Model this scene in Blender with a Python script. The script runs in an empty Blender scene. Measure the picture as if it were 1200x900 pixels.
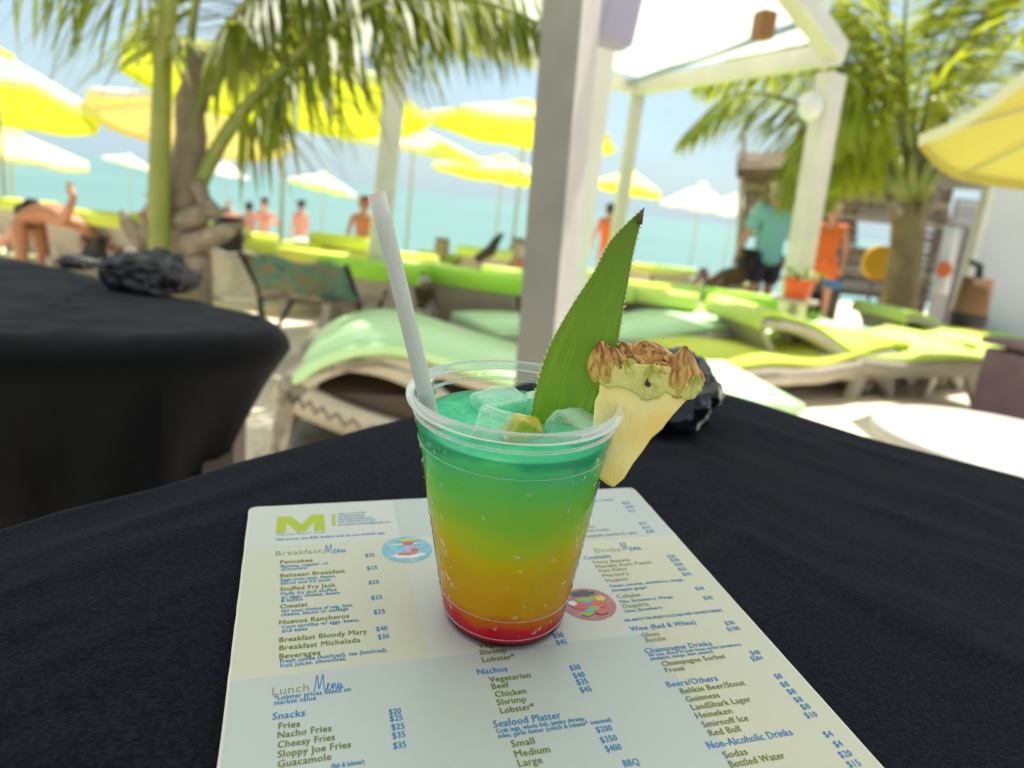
import bpy, bmesh, math, random
from mathutils import Vector, Matrix, noise, Euler
R = math.radians
rnd = random.Random(7)
sc = bpy.context.scene
col = sc.collection

# ------------------------------------------------------------------ camera
FOC, CW, CH = 850.0, 1200.0, 900.0
EYE = Vector((0, 0, 0.97))
CAMR = Matrix.Rotation(R(90 - 14.07), 3, 'X') @ Matrix.Rotation(R(6.2), 3, 'Z')
cam = bpy.data.objects.new('camera', bpy.data.cameras.new('camera'))
col.objects.link(cam); sc.camera = cam
cam.matrix_world = Matrix.Translation(EYE) @ CAMR.to_4x4()
cam.data.sensor_width = 36.0
cam.data.lens = FOC / CW * 36.0
cam.data.clip_start = 0.01; cam.data.clip_end = 8000
cam.data.dof.use_dof = True
cam.data.dof.focus_distance = 0.325
cam.data.dof.aperture_fstop = 7.6

# ------------------------------------------------------------------ world, sun, exposure
SUN_EL, SUN_AZ = 62.0, 28.0        # azimuth: degrees to the right of straight ahead
world = bpy.data.worlds.new('World'); sc.world = world; world.use_nodes = True
wt = world.node_tree; wt.nodes.clear()
def N(t, kind, **kw):
    n = t.nodes.new(kind)
    for k, v in kw.items():
        if hasattr(n, k): setattr(n, k, v)
    return n
sky = N(wt, 'ShaderNodeTexSky'); sky.sky_type = 'NISHITA'; sky.sun_disc = False
sky.sun_elevation = R(SUN_EL); sky.sun_rotation = R(SUN_AZ)
sky.air_density = 1.0; sky.dust_density = 0.7; sky.ozone_density = 1.0
tc = N(wt, 'ShaderNodeTexCoord')
mp = N(wt, 'ShaderNodeMapping'); mp.inputs['Scale'].default_value = (1.0, 1.0, 2.6)
nz = N(wt, 'ShaderNodeTexNoise'); nz.inputs['Scale'].default_value = 2.3; nz.inputs['Detail'].default_value = 7; nz.inputs['Roughness'].default_value = .55
cr = N(wt, 'ShaderNodeValToRGB'); cr.color_ramp.elements[0].position = .42; cr.color_ramp.elements[1].position = .66
mx = N(wt, 'ShaderNodeMixRGB'); mx.inputs['Color2'].default_value = (4.3, 5.0, 5.4, 1)
sx_ = N(wt, 'ShaderNodeSeparateXYZ'); hr = N(wt, 'ShaderNodeMapRange'); hr.inputs['From Min'].default_value = .0; hr.inputs['From Max'].default_value = .30; hr.inputs['To Min'].default_value = .9; hr.inputs['To Max'].default_value = 0
mh = N(wt, 'ShaderNodeMixRGB'); mh.inputs['Color2'].default_value = (3.0, 4.1, 4.6, 1)
bg = N(wt, 'ShaderNodeBackground'); bg.inputs['Strength'].default_value = 0.08
wo = N(wt, 'ShaderNodeOutputWorld')
wt.links.new(tc.outputs['Generated'], mp.inputs['Vector']); wt.links.new(mp.outputs['Vector'], nz.inputs['Vector'])
wt.links.new(nz.outputs['Fac'], cr.inputs['Fac']); wt.links.new(cr.outputs['Color'], mx.inputs['Fac'])
wt.links.new(sky.outputs['Color'], mx.inputs['Color1']); wt.links.new(tc.outputs['Generated'], sx_.inputs[0]); wt.links.new(sx_.outputs['Z'], hr.inputs['Value']); wt.links.new(hr.outputs['Result'], mh.inputs['Fac']); wt.links.new(mx.outputs['Color'], mh.inputs['Color1']); wt.links.new(mh.outputs['Color'], bg.inputs['Color'])
wt.links.new(bg.outputs['Background'], wo.inputs['Surface'])
sun = bpy.data.objects.new('sun', bpy.data.lights.new('sun', 'SUN')); col.objects.link(sun)
sun.data.energy = 4.2; sun.data.angle = R(0.53); sun.data.color = (1.0, .95, .86)
sdir = Vector((math.sin(R(SUN_AZ)) * math.cos(R(SUN_EL)), math.cos(R(SUN_AZ)) * math.cos(R(SUN_EL)), math.sin(R(SUN_EL))))
sun.rotation_euler = sdir.to_track_quat('Z', 'Y').to_euler()
sc.view_settings.view_transform = 'Standard'; sc.view_settings.look = 'None'
sc.view_settings.exposure = 1.15; sc.view_settings.gamma = 1.0
sc.render.engine = 'CYCLES'
sc.cycles.use_denoising = True
sc.cycles.max_bounces = 10; sc.cycles.transparent_max_bounces = 16
sc.cycles.caustics_reflective = False; sc.cycles.caustics_refractive = False
sc.cycles.sample_clamp_indirect = 6

# ------------------------------------------------------------------ where things stand
def ray(px, py): return CAMR @ Vector(((px - 600) / FOC, -(py - 450) / FOC, -1.0))
def pt(px, py, Y):                                   # the point that lies Y metres ahead
    r = ray(px, py); return EYE + r * (Y / r.y)
def onz(px, py, z):
    r = ray(px, py); return EYE + r * ((z - EYE.z) / r.z)
def terr(y):
    if y < 4: return 0.0
    if y < 25: return -1.15 * (y - 4) / 21
    return -1.15 - (y - 25) * .05
def ground(v, dz=0): return Vector((v.x, v.y, terr(v.y) + dz))
# the table top is tilted a little: its frame comes from the two edge directions of the menu
def dcam(x, y): return Vector(((x - 600) / FOC, -(y - 450) / FOC, -1.0))
_v1, _v2 = dcam(340, 132), dcam(3500, 430)
_n = _v2.cross(_v1).normalized()
if _n.y < 0: _n = -_n
TX = (CAMR @ _v2.normalized()); TN = (CAMR @ _n); TY = TN.cross(TX)
HT = 0.23
def thit(px, py, h=0.0):
    r = ray(px, py); return EYE + r * (-(HT - h) / r.dot(TN))
TO = thit(590, 709)
TM = Matrix((( TX.x, TY.x, TN.x, TO.x), (TX.y, TY.y, TN.y, TO.y), (TX.z, TY.z, TN.z, TO.z), (0, 0, 0, 1)))
TI = TM.inverted()
def tl(px, py, h=0.0): return TI @ thit(px, py, h)   # local coordinates on the table top

# ------------------------------------------------------------------ materials
def mat(name, color, rough=.6, bump=None, var=None, **kw):
    m = bpy.data.materials.new(name); m.use_nodes = True
    t = m.node_tree; b = t.nodes['Principled BSDF']
    b.inputs['Base Color'].default_value = (*color, 1); b.inputs['Roughness'].default_value = rough
    for k, v in kw.items(): b.inputs[k.replace('_', ' ')].default_value = v
    co = N(t, 'ShaderNodeTexCoord')
    if var:                                          # (scale, second colour, low, high)
        n = N(t, 'ShaderNodeTexNoise'); n.inputs['Scale'].default_value = var[0]; n.inputs['Detail'].default_value = 5
        r = N(t, 'ShaderNodeValToRGB'); r.color_ramp.elements[0].position = var[2]; r.color_ramp.elements[1].position = var[3]
        r.color_ramp.elements[0].color = (*color, 1); r.color_ramp.elements[1].color = (*var[1], 1)
        t.links.new(co.outputs['Object'], n.inputs['Vector']); t.links.new(n.outputs['Fac'], r.inputs['Fac'])
        t.links.new(r.outputs['Color'], b.inputs['Base Color'])
    if bump:                                         # (scale, strength, distance)
        n = N(t, 'ShaderNodeTexNoise'); n.inputs['Scale'].default_value = bump[0]; n.inputs['Detail'].default_value = 6
        u = N(t, 'ShaderNodeBump'); u.inputs['Strength'].default_value = bump[1]; u.inputs['Distance'].default_value = bump[2]
        t.links.new(co.outputs['Object'], n.inputs['Vector']); t.links.new(n.outputs['Fac'], u.inputs['Height'])
        t.links.new(u.outputs['Normal'], b.inputs['Normal'])
    return m
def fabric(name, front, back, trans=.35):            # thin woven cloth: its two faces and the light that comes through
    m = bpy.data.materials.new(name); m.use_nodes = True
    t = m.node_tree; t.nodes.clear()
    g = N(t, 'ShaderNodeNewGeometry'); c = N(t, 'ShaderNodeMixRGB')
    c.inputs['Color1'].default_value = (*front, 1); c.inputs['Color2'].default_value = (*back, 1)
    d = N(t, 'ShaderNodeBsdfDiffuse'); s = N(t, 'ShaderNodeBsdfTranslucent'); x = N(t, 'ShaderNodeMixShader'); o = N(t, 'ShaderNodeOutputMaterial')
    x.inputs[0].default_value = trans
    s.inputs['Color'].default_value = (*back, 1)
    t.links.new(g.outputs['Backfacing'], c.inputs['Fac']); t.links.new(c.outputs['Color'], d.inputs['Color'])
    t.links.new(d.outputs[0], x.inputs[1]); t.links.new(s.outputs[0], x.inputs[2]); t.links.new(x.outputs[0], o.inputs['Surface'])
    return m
M = {}
M['sand'] = mat('sand', (.72, .63, .47), .95, (9, .7, .05), (1.3, (.80, .72, .56), .35, .7))
M['resin'] = mat('taupe_resin', (.46, .41, .32), .55, var=(6, (.54, .49, .39), .3, .7))
M['resin_dark'] = mat('hollow_resin', (.06, .055, .05), .8)
M['lime'] = mat('lime_pad', (.56, .76, .10), .8, (60, .3, .004), (4, (.66, .82, .24), .3, .7))
M['mint'] = mat('mint_pad', (.50, .78, .38), .8, (60, .3, .004), (4, (.60, .84, .50), .3, .7))
M['yel'] = mat('yellow_lime_pad', (.66, .74, .08), .8, (60, .3, .004), (4, (.70, .78, .10), .3, .7))
M['green'] = mat('strong_green_pad', (.34, .70, .03), .8, (60, .3, .004), (4, (.44, .78, .08), .3, .7))
M['yumb'] = fabric('yellow_umbrella_cloth_lit_top', (.88, .88, .52), (.74, .78, .05), .32)  # front colour paler than back: sun overexposing the top is put into it
M['lit_gumb'] = fabric('green_umbrella_cloth_lit_top', (.86, .86, .76), (.62, .80, .10), .3)  # near-white front stands for lime cloth overexposed by sun
M['tumb'] = fabric('ochre_umbrella_cloth_lit_top', (.86, .85, .76), (.80, .68, .24), .22)  # whitened front paints the sun's overexposure on the top
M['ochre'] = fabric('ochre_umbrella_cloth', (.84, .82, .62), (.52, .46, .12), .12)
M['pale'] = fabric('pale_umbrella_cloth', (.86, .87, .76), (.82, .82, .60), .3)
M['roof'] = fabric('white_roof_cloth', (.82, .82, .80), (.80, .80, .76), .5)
M['shade'] = fabric('unseen_shade_cloth', (.80, .80, .74), (.80, .81, .77), .62)  # cloth of the unseen roof, made translucent to brighten the tables
M['pole'] = mat('grey_pole', (.42, .42, .38), .5)
M['wpaint'] = mat('white_painted_wood', (.66, .64, .58), .6, (14, .3, .01), (5, (.56, .55, .50), .35, .75))
M['gpaint'] = mat('grey_painted_wood', (.24, .235, .205), .65, (18, .3, .01), (7, (.20, .195, .17), .35, .75))
M['gpaint2'] = mat('pale_grey_wood', (.50, .47, .46), .65, (18, .3, .01), (7, (.44, .42, .42), .35, .75))
M['lav'] = mat('lavender_plastic', (.33, .31, .42), .6)
M['cloth'] = mat('black_tablecloth', (.003, .0036, .0062), .92, (700, .9, .0008), (420, (.009, .0102, .0155), .42, .62), Specular_IOR_Level=.07, Sheen_Weight=.04)
M['cloth2'] = mat('black_tablecloth_far', (.003, .003, .004), .9, (500, .5, .0008), (120, (.006, .006, .007), .3, .7), Sheen_Weight=.07, Specular_IOR_Level=.15)
M['rock'] = mat('dark_pitted_rock', (.006, .006, .007), .5, (55, 1.0, .012), (42, (.07, .07, .068), .45, .75))
M['shell'] = mat('barnacle', (.45, .36, .28), .8)
M['obsid'] = mat('black_glassy_rock', (.006, .006, .009), .17, (30, .5, .004))
M['vein'] = mat('pale_mineral_vein', (.60, .52, .42), .7, (120, .6, .002))
M['palmtrunk'] = mat('palm_trunk', (.30, .24, .17), .9, (24, 1.0, .02), (9, (.18, .13, .09), .35, .7))
M['stalk'] = mat('green_frond_stalk', (.20, .25, .04), .5, var=(7, (.32, .30, .08), .35, .75))
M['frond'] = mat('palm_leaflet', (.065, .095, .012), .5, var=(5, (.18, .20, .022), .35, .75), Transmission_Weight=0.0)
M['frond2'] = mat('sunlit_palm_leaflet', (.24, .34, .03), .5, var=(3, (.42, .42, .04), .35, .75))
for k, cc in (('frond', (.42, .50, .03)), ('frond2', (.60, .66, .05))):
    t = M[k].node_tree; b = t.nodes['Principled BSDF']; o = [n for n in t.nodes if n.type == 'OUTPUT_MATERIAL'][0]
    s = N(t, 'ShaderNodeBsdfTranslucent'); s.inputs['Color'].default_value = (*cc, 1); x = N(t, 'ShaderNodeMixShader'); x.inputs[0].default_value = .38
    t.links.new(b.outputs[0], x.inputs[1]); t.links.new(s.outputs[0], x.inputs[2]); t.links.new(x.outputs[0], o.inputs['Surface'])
M['boot'] = mat('dry_frond_base', (.40, .33, .24), .9, (45, 1.0, .02), (16, (.17, .12, .08), .35, .7))
M['skin1'] = mat('tanned_skin', (.40, .17, .07), .5)
M['skin2'] = mat('pink_skin', (.62, .30, .20), .5)
M['skin3'] = mat('dark_skin', (.16, .07, .04), .5)
M['hair'] = mat('dark_hair', (.015, .012, .012), .6)
M['hair2'] = mat('light_hair', (.45, .38, .30), .6)
M['teal'] = mat('teal_shirt', (.24, .52, .52), .8, (18, .5, .02))
M['navy'] = mat('plum_navy_cloth', (.035, .02, .05), .8)
M['orangec'] = mat('orange_cloth', (.75, .16, .03), .8)
M['redc'] = mat('red_plastic', (.75, .03, .04), .4)
M['pinkc'] = mat('pink_cloth', (.75, .16, .35), .8)
M['whitec'] = mat('white_cloth', (.75, .75, .73), .8)
M['yellowc'] = mat('yellow_plastic', (.70, .38, .01), .5)
M['bluec'] = mat('blue_plastic', (.08, .25, .50), .5)
M['wood'] = mat('weathered_dark_wood', (.13, .10, .08), .9, (20, .6, .02), (3, (.24, .20, .16), .35, .75))
M['woodl'] = mat('pale_plank', (.34, .30, .22), .9, (20, .6, .02), (4, (.26, .22, .16), .35, .75))
M['thatch'] = mat('brown_thatch', (.20, .14, .09), .95, (30, 1.0, .05), (6, (.12, .08, .05), .35, .7))
M['gwall'] = mat('lilac_grey_wall', (.40, .39, .42), .7, (3, .1, .02), (1.5, (.36, .35, .38), .4, .7))
M['gwall2'] = mat('pale_grey_wall', (.52, .54, .57), .7, (3, .1, .02), (1.5, (.48, .50, .53), .4, .7))
M['plum'] = mat('plum_plastic', (.15, .085, .115), .5, var=(9, (.19, .12, .15), .35, .7))
M['orange'] = mat('orange_bucket_plastic', (.80, .12, .02), .45)
M['plant'] = mat('bright_leaf', (.17, .30, .02), .6, var=(6, (.30, .40, .03), .35, .7))
M['black'] = mat('black_metal', (.012, .013, .02), .5)
M['copper'] = mat('brown_lacquer', (.22, .10, .03), .5)

def striped(name, cols, scale, dist=2.0, rough=.85):
    m = bpy.data.materials.new(name); m.use_nodes = True
    t = m.node_tree; b = t.nodes['Principled BSDF']; b.inputs['Roughness'].default_value = rough
    co = N(t, 'ShaderNodeTexCoord'); n = N(t, 'ShaderNodeTexNoise'); n.inputs['Scale'].default_value = scale; n.inputs['Distortion'].default_value = dist; n.inputs['Detail'].default_value = 3
    r = N(t, 'ShaderNodeValToRGB'); e = r.color_ramp.elements
    while len(e) < len(cols): e.new(.5)
    for i, c in enumerate(cols): e[i].position = .3 + .4 * i / (len(cols) - 1); e[i].color = (*c, 1)
    t.links.new(co.outputs['Object'], n.inputs['Vector']); t.links.new(n.outputs['Fac'], r.inputs['Fac']); t.links.new(r.outputs['Color'], b.inputs['Base Color'])
    return m
M['batik'] = striped('turquoise_patterned_cloth', [(.05, .16, .15), (.10, .26, .22), (.20, .30, .17), (.32, .20, .08), (.10, .24, .22)], 7)
M['towel'] = striped('striped_towel', [(.40, .28, .20), (.30, .34, .26), (.50, .40, .30)], 9)

# sea
m = mat('sea_water', (.14, .50, .44), .28, Specular_IOR_Level=.35); M['sea'] = m
t = m.node_tree; b = t.nodes['Principled BSDF']; co = N(t, 'ShaderNodeTexCoord')
mpn = N(t, 'ShaderNodeMapping'); mpn.inputs['Scale'].default_value = (.25, 1.2, 1); n = N(t, 'ShaderNodeTexNoise'); n.inputs['Scale'].default_value = 1.1; n.inputs['Detail'].default_value = 8
u = N(t, 'ShaderNodeBump'); u.inputs['Strength'].default_value = .6; u.inputs['Distance'].default_value = .12
n2 = N(t, 'ShaderNodeTexNoise'); n2.inputs['Scale'].default_value = .02; n2.inputs['Detail'].default_value = 4
rr = N(t, 'ShaderNodeValToRGB'); rr.color_ramp.elements[0].position = .35; rr.color_ramp.elements[1].position = .68
rr.color_ramp.elements[0].color = (.135, .275, .20, 1); rr.color_ramp.elements[1].color = (.085, .215, .175, 1)
t.links.new(co.outputs['Object'], mpn.inputs['Vector']); t.links.new(mpn.outputs['Vector'], n.inputs['Vector']); t.links.new(n.outputs['Fac'], u.inputs['Height']); t.links.new(u.outputs['Normal'], b.inputs['Normal'])
t.links.new(co.outputs['Object'], n2.inputs['Vector']); t.links.new(n2.outputs['Fac'], rr.inputs['Fac']); t.links.new(rr.outputs['Color'], b.inputs['Base Color'])

# ------------------------------------------------------------------ mesh helpers
class MB:
    def __init__(s): s.v = []; s.f = []; s.mi = []
    def add(s, vs, fs, mi=0, xf=None):
        o = len(s.v); s.v += [xf @ Vector(v) if xf else Vector(v) for v in vs]
        s.f += [tuple(i + o for i in f) for f in fs]; s.mi += [mi] * len(fs)
    def box(s, c, d, xf=None, mi=0, rot=None):
        x, y, z = d[0] / 2, d[1] / 2, d[2] / 2
        vs = [Vector((i * x, j * y, k * z)) for k in (-1, 1) for j in (-1, 1) for i in (-1, 1)]
        if rot: vs = [rot @ v for v in vs]
        vs = [v + Vector(c) for v in vs]
        s.add(vs, [(0, 2, 3, 1), (4, 5, 7, 6), (0, 1, 5, 4), (1, 3, 7, 5), (3, 2, 6, 7), (2, 0, 4, 6)], mi, xf)
    def beam(s, a, b, w, h, up=Vector((0, 0, 1)), mi=0):
        a, b = Vector(a), Vector(b); d = (b - a).normalized(); sd = d.cross(up)
        if sd.length < 1e-3: sd = d.cross(Vector((0, 1, 0)))
        sd.normalize(); u = sd.cross(d)
        vs = [p + sd * (i * w / 2) + u * (j * h / 2) for p in (a, b) for j in (-1, 1) for i in (-1, 1)]
        s.add(vs, [(0, 2, 3, 1), (4, 5, 7, 6), (0, 1, 5, 4), (1, 3, 7, 5), (3, 2, 6, 7), (2, 0, 4, 6)], mi)
    def tube(s, pts, rad, seg=10, cap=True, mi=0):
        pts = [Vector(p) for p in pts]; n = len(pts)
        if not hasattr(rad, '__len__'): rad = [rad] * n
        ref = Vector((0, 0, 1)); o = len(s.v); pu = None
        for i, p in enumerate(pts):
            d = (pts[min(i + 1, n - 1)] - pts[max(i - 1, 0)]).normalized()
            if pu is None:
                u = d.cross(ref if abs(d.z) < .9 else Vector((1, 0, 0))).normalized()
            else:
                u = (pu - d * pu.dot(d)).normalized()
            pu = u; w = d.cross(u)
            for k in range(seg):
                a = 2 * math.pi * k / seg; s.v.append(p + (u * math.cos(a) + w * math.sin(a)) * rad[i])
        for i in range(n - 1):
            for k in range(seg):
                k2 = (k + 1) % seg
                s.f.append((o + i * seg + k, o + i * seg + k2, o + (i + 1) * seg + k2, o + (i + 1) * seg + k)); s.mi.append(mi)
        if cap:
            s.f.append(tuple(o + k for k in range(seg - 1, -1, -1))); s.mi.append(mi)
            s.f.append(tuple(o + (n - 1) * seg + k for k in range(seg))); s.mi.append(mi)
    def lathe(s, prof, seg=64, off=None, mi=0, closed=False):     # prof: (radius, height); off: sideways shift per height
        o = len(s.v); n = len(prof)
        for r_, z in prof:
            ox = off(z) if off else 0
            for k in range(seg):
                a = 2 * math.pi * k / seg; s.v.append(Vector((ox + r_ * math.cos(a), r_ * math.sin(a), z)))
        for i in range(n if closed else n - 1):
            i2 = (i + 1) % n
            for k in range(seg):
                k2 = (k + 1) % seg
                s.f.append((o + i * seg + k, o + i * seg + k2, o + i2 * seg + k2, o + i2 * seg + k)); s.mi.append(mi)
    def grid(s, rows, mi=0, closed=False):
        o = len(s.v); n = len(rows); m_ = len(rows[0])
        for r_ in rows: s.v += [Vector(p) for p in r_]
        for i in range(n - 1):
            for k in range(m_ if closed else m_ - 1):
                k2 = (k + 1) % m_
                s.f.append((o + i * m_ + k, o + i * m_ + k2, o + (i + 1) * m_ + k2, o + (i + 1) * m_ + k)); s.mi.append(mi)
    def mesh(s, name, mats, smooth=False):
        me = bpy.data.meshes.new(name); me.from_pydata([tuple(v) for v in s.v], [], s.f)
        if not isinstance(mats, (list, tuple)): mats = [mats]
        for m_ in mats: me.materials.append(m_)
        if len(mats) > 1: me.polygons.foreach_set('material_index', s.mi)
        if smooth: me.polygons.foreach_set('use_smooth', [True] * len(me.polygons))
        me.update(); return me
    def build(s, name, mats, parent=None, smooth=False):
        return link(name, s.mesh(name, mats, smooth), parent)
def link(name, data, parent=None, mw=None):
    o = bpy.data.objects.new(name, data); col.objects.link(o)
    if parent is not None: o.parent = parent
    if mw is not None: o.matrix_world = mw
    return o
def tag(o, label=None, cat=None, group=None, kind=None):
    for k, v in (('label', label), ('category', cat), ('group', group), ('kind', kind)):
        if v: o[k] = v
    return o
def empty(name, mw=None):
    o = link(name, None); o.empty_display_size = .1
    if mw is not None: o.matrix_world = mw
    return o
def TR(v, rz=0, sc_=1): return Matrix.Translation(v) @ Matrix.Rotation(R(rz), 4, 'Z') @ Matrix.Scale(sc_, 4)
def kids(o): return KIDS.get(o.name, [])
def copy_tree(o, parent=None, mp_=None):
    c = o.copy(); col.objects.link(c)
    if parent is not None: c.parent = parent
    for ch in [x for x in bpy.data.objects if x.parent is o]: copy_tree(ch, c)
    return c
def smooth_bevel(o, w, seg=2):
    b_ = o.modifiers.new('bevel', 'BEVEL'); b_.width = w; b_.segments = seg; b_.limit_method = 'ANGLE'
def fnoise(x, y, z=0, s=1.0): return noise.fractal(Vector((x * s, y * s, z * s)), 1.0, 2.0, 4)

# ------------------------------------------------------------------ the setting
b = MB(); ys = [-12, -4, 0] + [1.2 + i * .3 for i in range(40)] + [13.5 + i for i in range(13)] + [32, 45, 80]
xs = [-60, -30, -18] + [-12 + i * .35 for i in range(69)] + [18, 30, 60]
b.grid([[(x, y, terr(y) + (0.035 * fnoise(x, y, 0, .9) if abs(x) < 12.5 and 0 < y < 26 else 0)) for x in xs] for y in ys])
tag(b.build('sand', M['sand'], smooth=True), kind='structure')
b = MB(); b.grid([[(x, y, -1.15) for x in (-6000, -200, -30, 30, 200, 6000)] for y in (24.2, 40, 120, 600, 7000)])
tag(b.build('sea', M['sea']), kind='structure')

# ------------------------------------------------------------------ unseen roof added to shade the tables and pass soft light; grey post
bar = empty('post_and_unseen_roof', Matrix.Translation((0, 0, 0)))
tag(bar, 'grey painted post with an added unseen shade roof beside the black tables', 'shelter')
for i in range(9):
    x = -2.6 + i * .65; z0_ = 2.75 + .012 * (i % 2)
    b = MB(); b.grid([[(x - .34 + .68 * k / 6, -.9 + 3.3 * j / 6, z0_ - .03 * math.sin(math.pi * k / 6)) for k in range(7)] for j in range(7)]); b.build('unseen_roof_panel', M['shade'], bar, True)
b = MB(); b.beam((-3.0, 2.1, 2.62), (3.0, 2.1, 2.62), .08, .18); b.build('unseen_roof_beam', M['gpaint'], bar)
b = MB(); b.beam((-3.0, -.8, 2.62), (3.0, -.8, 2.62), .08, .18); b.build('unseen_roof_beam', M['gpaint'], bar)
def post(parent, name, px0, py0, px1, py1, Y, w, dpt, m1, m2, rz, ztop=2.6, slab=None):
    a = pt(px0, py0, Y); c = pt(px1, py1, Y)       # a higher, c lower; straight down to the sand
    d = (a - c) / (a.z - c.z)
    p0 = c + d * (terr(Y) - .05 - c.z); p1 = c + d * (ztop - c.z)
    q = MB(); rot = Matrix.Rotation(R(rz), 3, 'Z')
    cs = [rot @ Vector((i * w / 2, j * dpt / 2, 0)) for i, j in ((-1, -1), (1, -1), (1, 1), (-1, 1))]
    vs = [p0 + v for v in cs] + [p1 + v for v in cs]
    q.add(vs, [(0, 1, 5, 4)], 0); q.add(vs, [(1, 2, 6, 5), (2, 3, 7, 6), (3, 0, 4, 7), (4, 5, 6, 7)], 1)
    o = q.build(name, [m1, m2], parent); return o
post(bar, 'post', 672, 0, 636, 430, 1.95, .098, .16, M['gpaint'], M['gpaint2'], -20)  # front face in the darker grey, the other faces paler
for x in (-2.9, 2.9):  # extra posts for the added roof, out of view
    b = MB(); b.box((x, 2.1, 1.27), (.11, .11, 2.55)); b.build('post', M['gpaint'], bar)
    b = MB(); b.box((x, -.8, 1.27), (.11, .11, 2.55)); b.build('post', M['gpaint'], bar)
# lavender box hung near the post
p = pt(729, -8, 2.15); spk = empty('hanging_box', Matrix.Translation(p))
tag(spk, 'lavender grey box hanging beside the top of the grey post', 'speaker')
b = MB(); b.box((0, 0, 0), (.10, .10, .27)); o = b.build('housing', M['lav'], spk); o.rotation_euler = (0, R(6), R(12)); smooth_bevel(o, .012)
b = MB(); b.tube([(0, 0, .13), (0, 0, 2.55 - p.z)], .008, 6); b.build('hanger', M['gpaint'], spk)

# ------------------------------------------------------------------ white pergola
pg = empty('pergola', Matrix.Translation((0, 0, 0)))
tag(pg, 'white timber pergola with white cloth roof standing among the loungers', 'pergola')
A0, B0, C0, D0 = pt(463, 110, 5.8), pt(700, 200, 3.3), pt(958, 200, 5.1), pt(738, 200, 7.3)
post(pg, 'post', 470, 30, 449, 240, 5.8, .15, .12, M['wpaint'], M['wpaint'], 20, 2.28)
post(pg, 'post', 712, 20, 668, 380, 3.3, .085, .07, M['wpaint'], M['wpaint'], 10, 2.3)
post(pg, 'post', 979, 60, 936, 315, 5.1, .15, .12, M['wpaint'], M['wpaint'], 30, 1.98)
post(pg, 'post', 748, 108, 722, 280, 7.3, .11, .10, M['gpaint2'], M['wpaint'], 10, 2.1)
TA, TB, TC, TD = pt(478, 30, 5.8), pt(745, -260, 3.3), pt(981, 62, 5.1), pt(747, 103, 7.3)
for p_, q_, w in ((TA, TB, .10), (TB, TC, .12), (TC, TD, .11), (TD, TA, .10)):
    b = MB(); b.beam(p_, q_, w, .13); smooth_bevel(b.build('beam', M['wpaint'], pg), .008)
b = MB(); rows = []
for i in range(9):
    u = i / 8; row = []
    for k in range(9):
        v = k / 8; p_ = TA.lerp(TB, u).lerp(TD.lerp(TC, u), v)
        row.append(p_ + Vector((0, 0, .10 - .22 * math.sin(math.pi * u) * math.sin(math.pi * v))))
    rows.append(row)
b.grid(rows); b.build('roof_cloth', M['roof'], pg, smooth=True)
b = MB(); a, c = TB.lerp(TC, .82) + Vector((0, 0, .06)), TD.lerp(TA, .06) + Vector((0, 0, .06)); b.beam(a + Vector((0, 0, -.05)), c + Vector((0, 0, -.05)), .05, .03)
b.build('seam_batten', mat('blue_grey_batten', (.22, .30, .45), .6), pg)
p = pt(895, 30, 4.7); b = MB(); b.box((0, 0, 0), (.11, .11, .16)); o = b.build('pergola_lamp', M['copper']); o.matrix_world = TR(p, 20)
smooth_bevel(o, .02); tag(o, 'brown box lamp fixed under the front beam of the pergola', 'lamp')
p = pt(950, 125, 5.0); o = bpy.data.meshes.new('l'); bm = bmesh.new(); bmesh.ops.create_uvsphere(bm, u_segments=16, v_segments=10, radius=.075)
for v in bm.verts: v.co.z *= 1.15; v.co.y *= .8
for f in bm.faces: f.smooth = True
bm.to_mesh(o); bm.free(); o.materials.append(M['whitec']); o = link('globe_lamp', o, mw=TR(p)); tag(o, 'white rounded lamp on the right post of the pergola', 'lamp')

# ------------------------------------------------------------------ umbrellas
def umbrella(px, py, Y, Rr, drop, m, label, tilt=(0, 0), sides=8, rot=10, vent=True):
    top = pt(px, py, Y); g = terr(Y); u = empty('beach_umbrella', Matrix.Translation((top.x, top.y, g)))
    tag(u, label, 'umbrella', 'parasols along the beach')
    h = top.z - g; tm = Matrix.Translation((0, 0, h)) @ Euler((R(tilt[0]), R(tilt[1]), 0)).to_matrix().to_4x4()
    b = MB(); nr = 6; rows = []
    for i in range(nr + 1):
        f = i / nr; row = []
        for k in range(sides * 4):
            a = 2 * math.pi * (k / (sides * 4)) + R(rot); q = (k % 4) / 4
            cs = math.cos(math.pi / sides) / math.cos((q - .5) * 2 * math.pi / sides)
            sag = .035 * Rr * math.sin(math.pi * q) * f
            row.append(tm @ Vector((Rr * f * cs * math.cos(a), Rr * f * cs * math.sin(a), -drop * (f ** 1.15) - sag)))
        rows.append(row)
    rows.append([v + tm.to_3x3() @ Vector((0, 0, -.07 * (Rr / 1.3))) for v in rows[-1]])
    b.grid(rows, closed=True); b.f = [tuple(reversed(f)) for f in b.f]
    b.build('canopy', m, u, smooth=False)
    if vent:
        b = MB(); rows = [[tm @ Vector((Rr * .17 * f * math.cos(2 * math.pi * k / 16), Rr * .17 * f * math.sin(2 * math.pi * k / 16), .06 - .07 * f)) for k in range(16)] for f in (0.01, .5, 1)]
        b.grid(rows, closed=True); b.f = [tuple(reversed(f)) for f in b.f]; b.build('vent_cap', m, u)
    b = MB(); b.tube([(0, 0, 0), tm @ Vector((0, 0, .05))], .02, 8); b.build('pole', M['pole'], u)
    for k in range(sides):
        a = 2 * math.pi * k / sides + R(rot); b = MB()
        b.tube([tm @ Vector((.05 * math.cos(a), .05 * math.sin(a), -.06)), tm @ Vector((Rr * .97 * math.cos(a), Rr * .97 * math.sin(a), -drop - .015))], .008, 4)
        b.build('rib', M['pole'], u)
    return u
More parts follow.
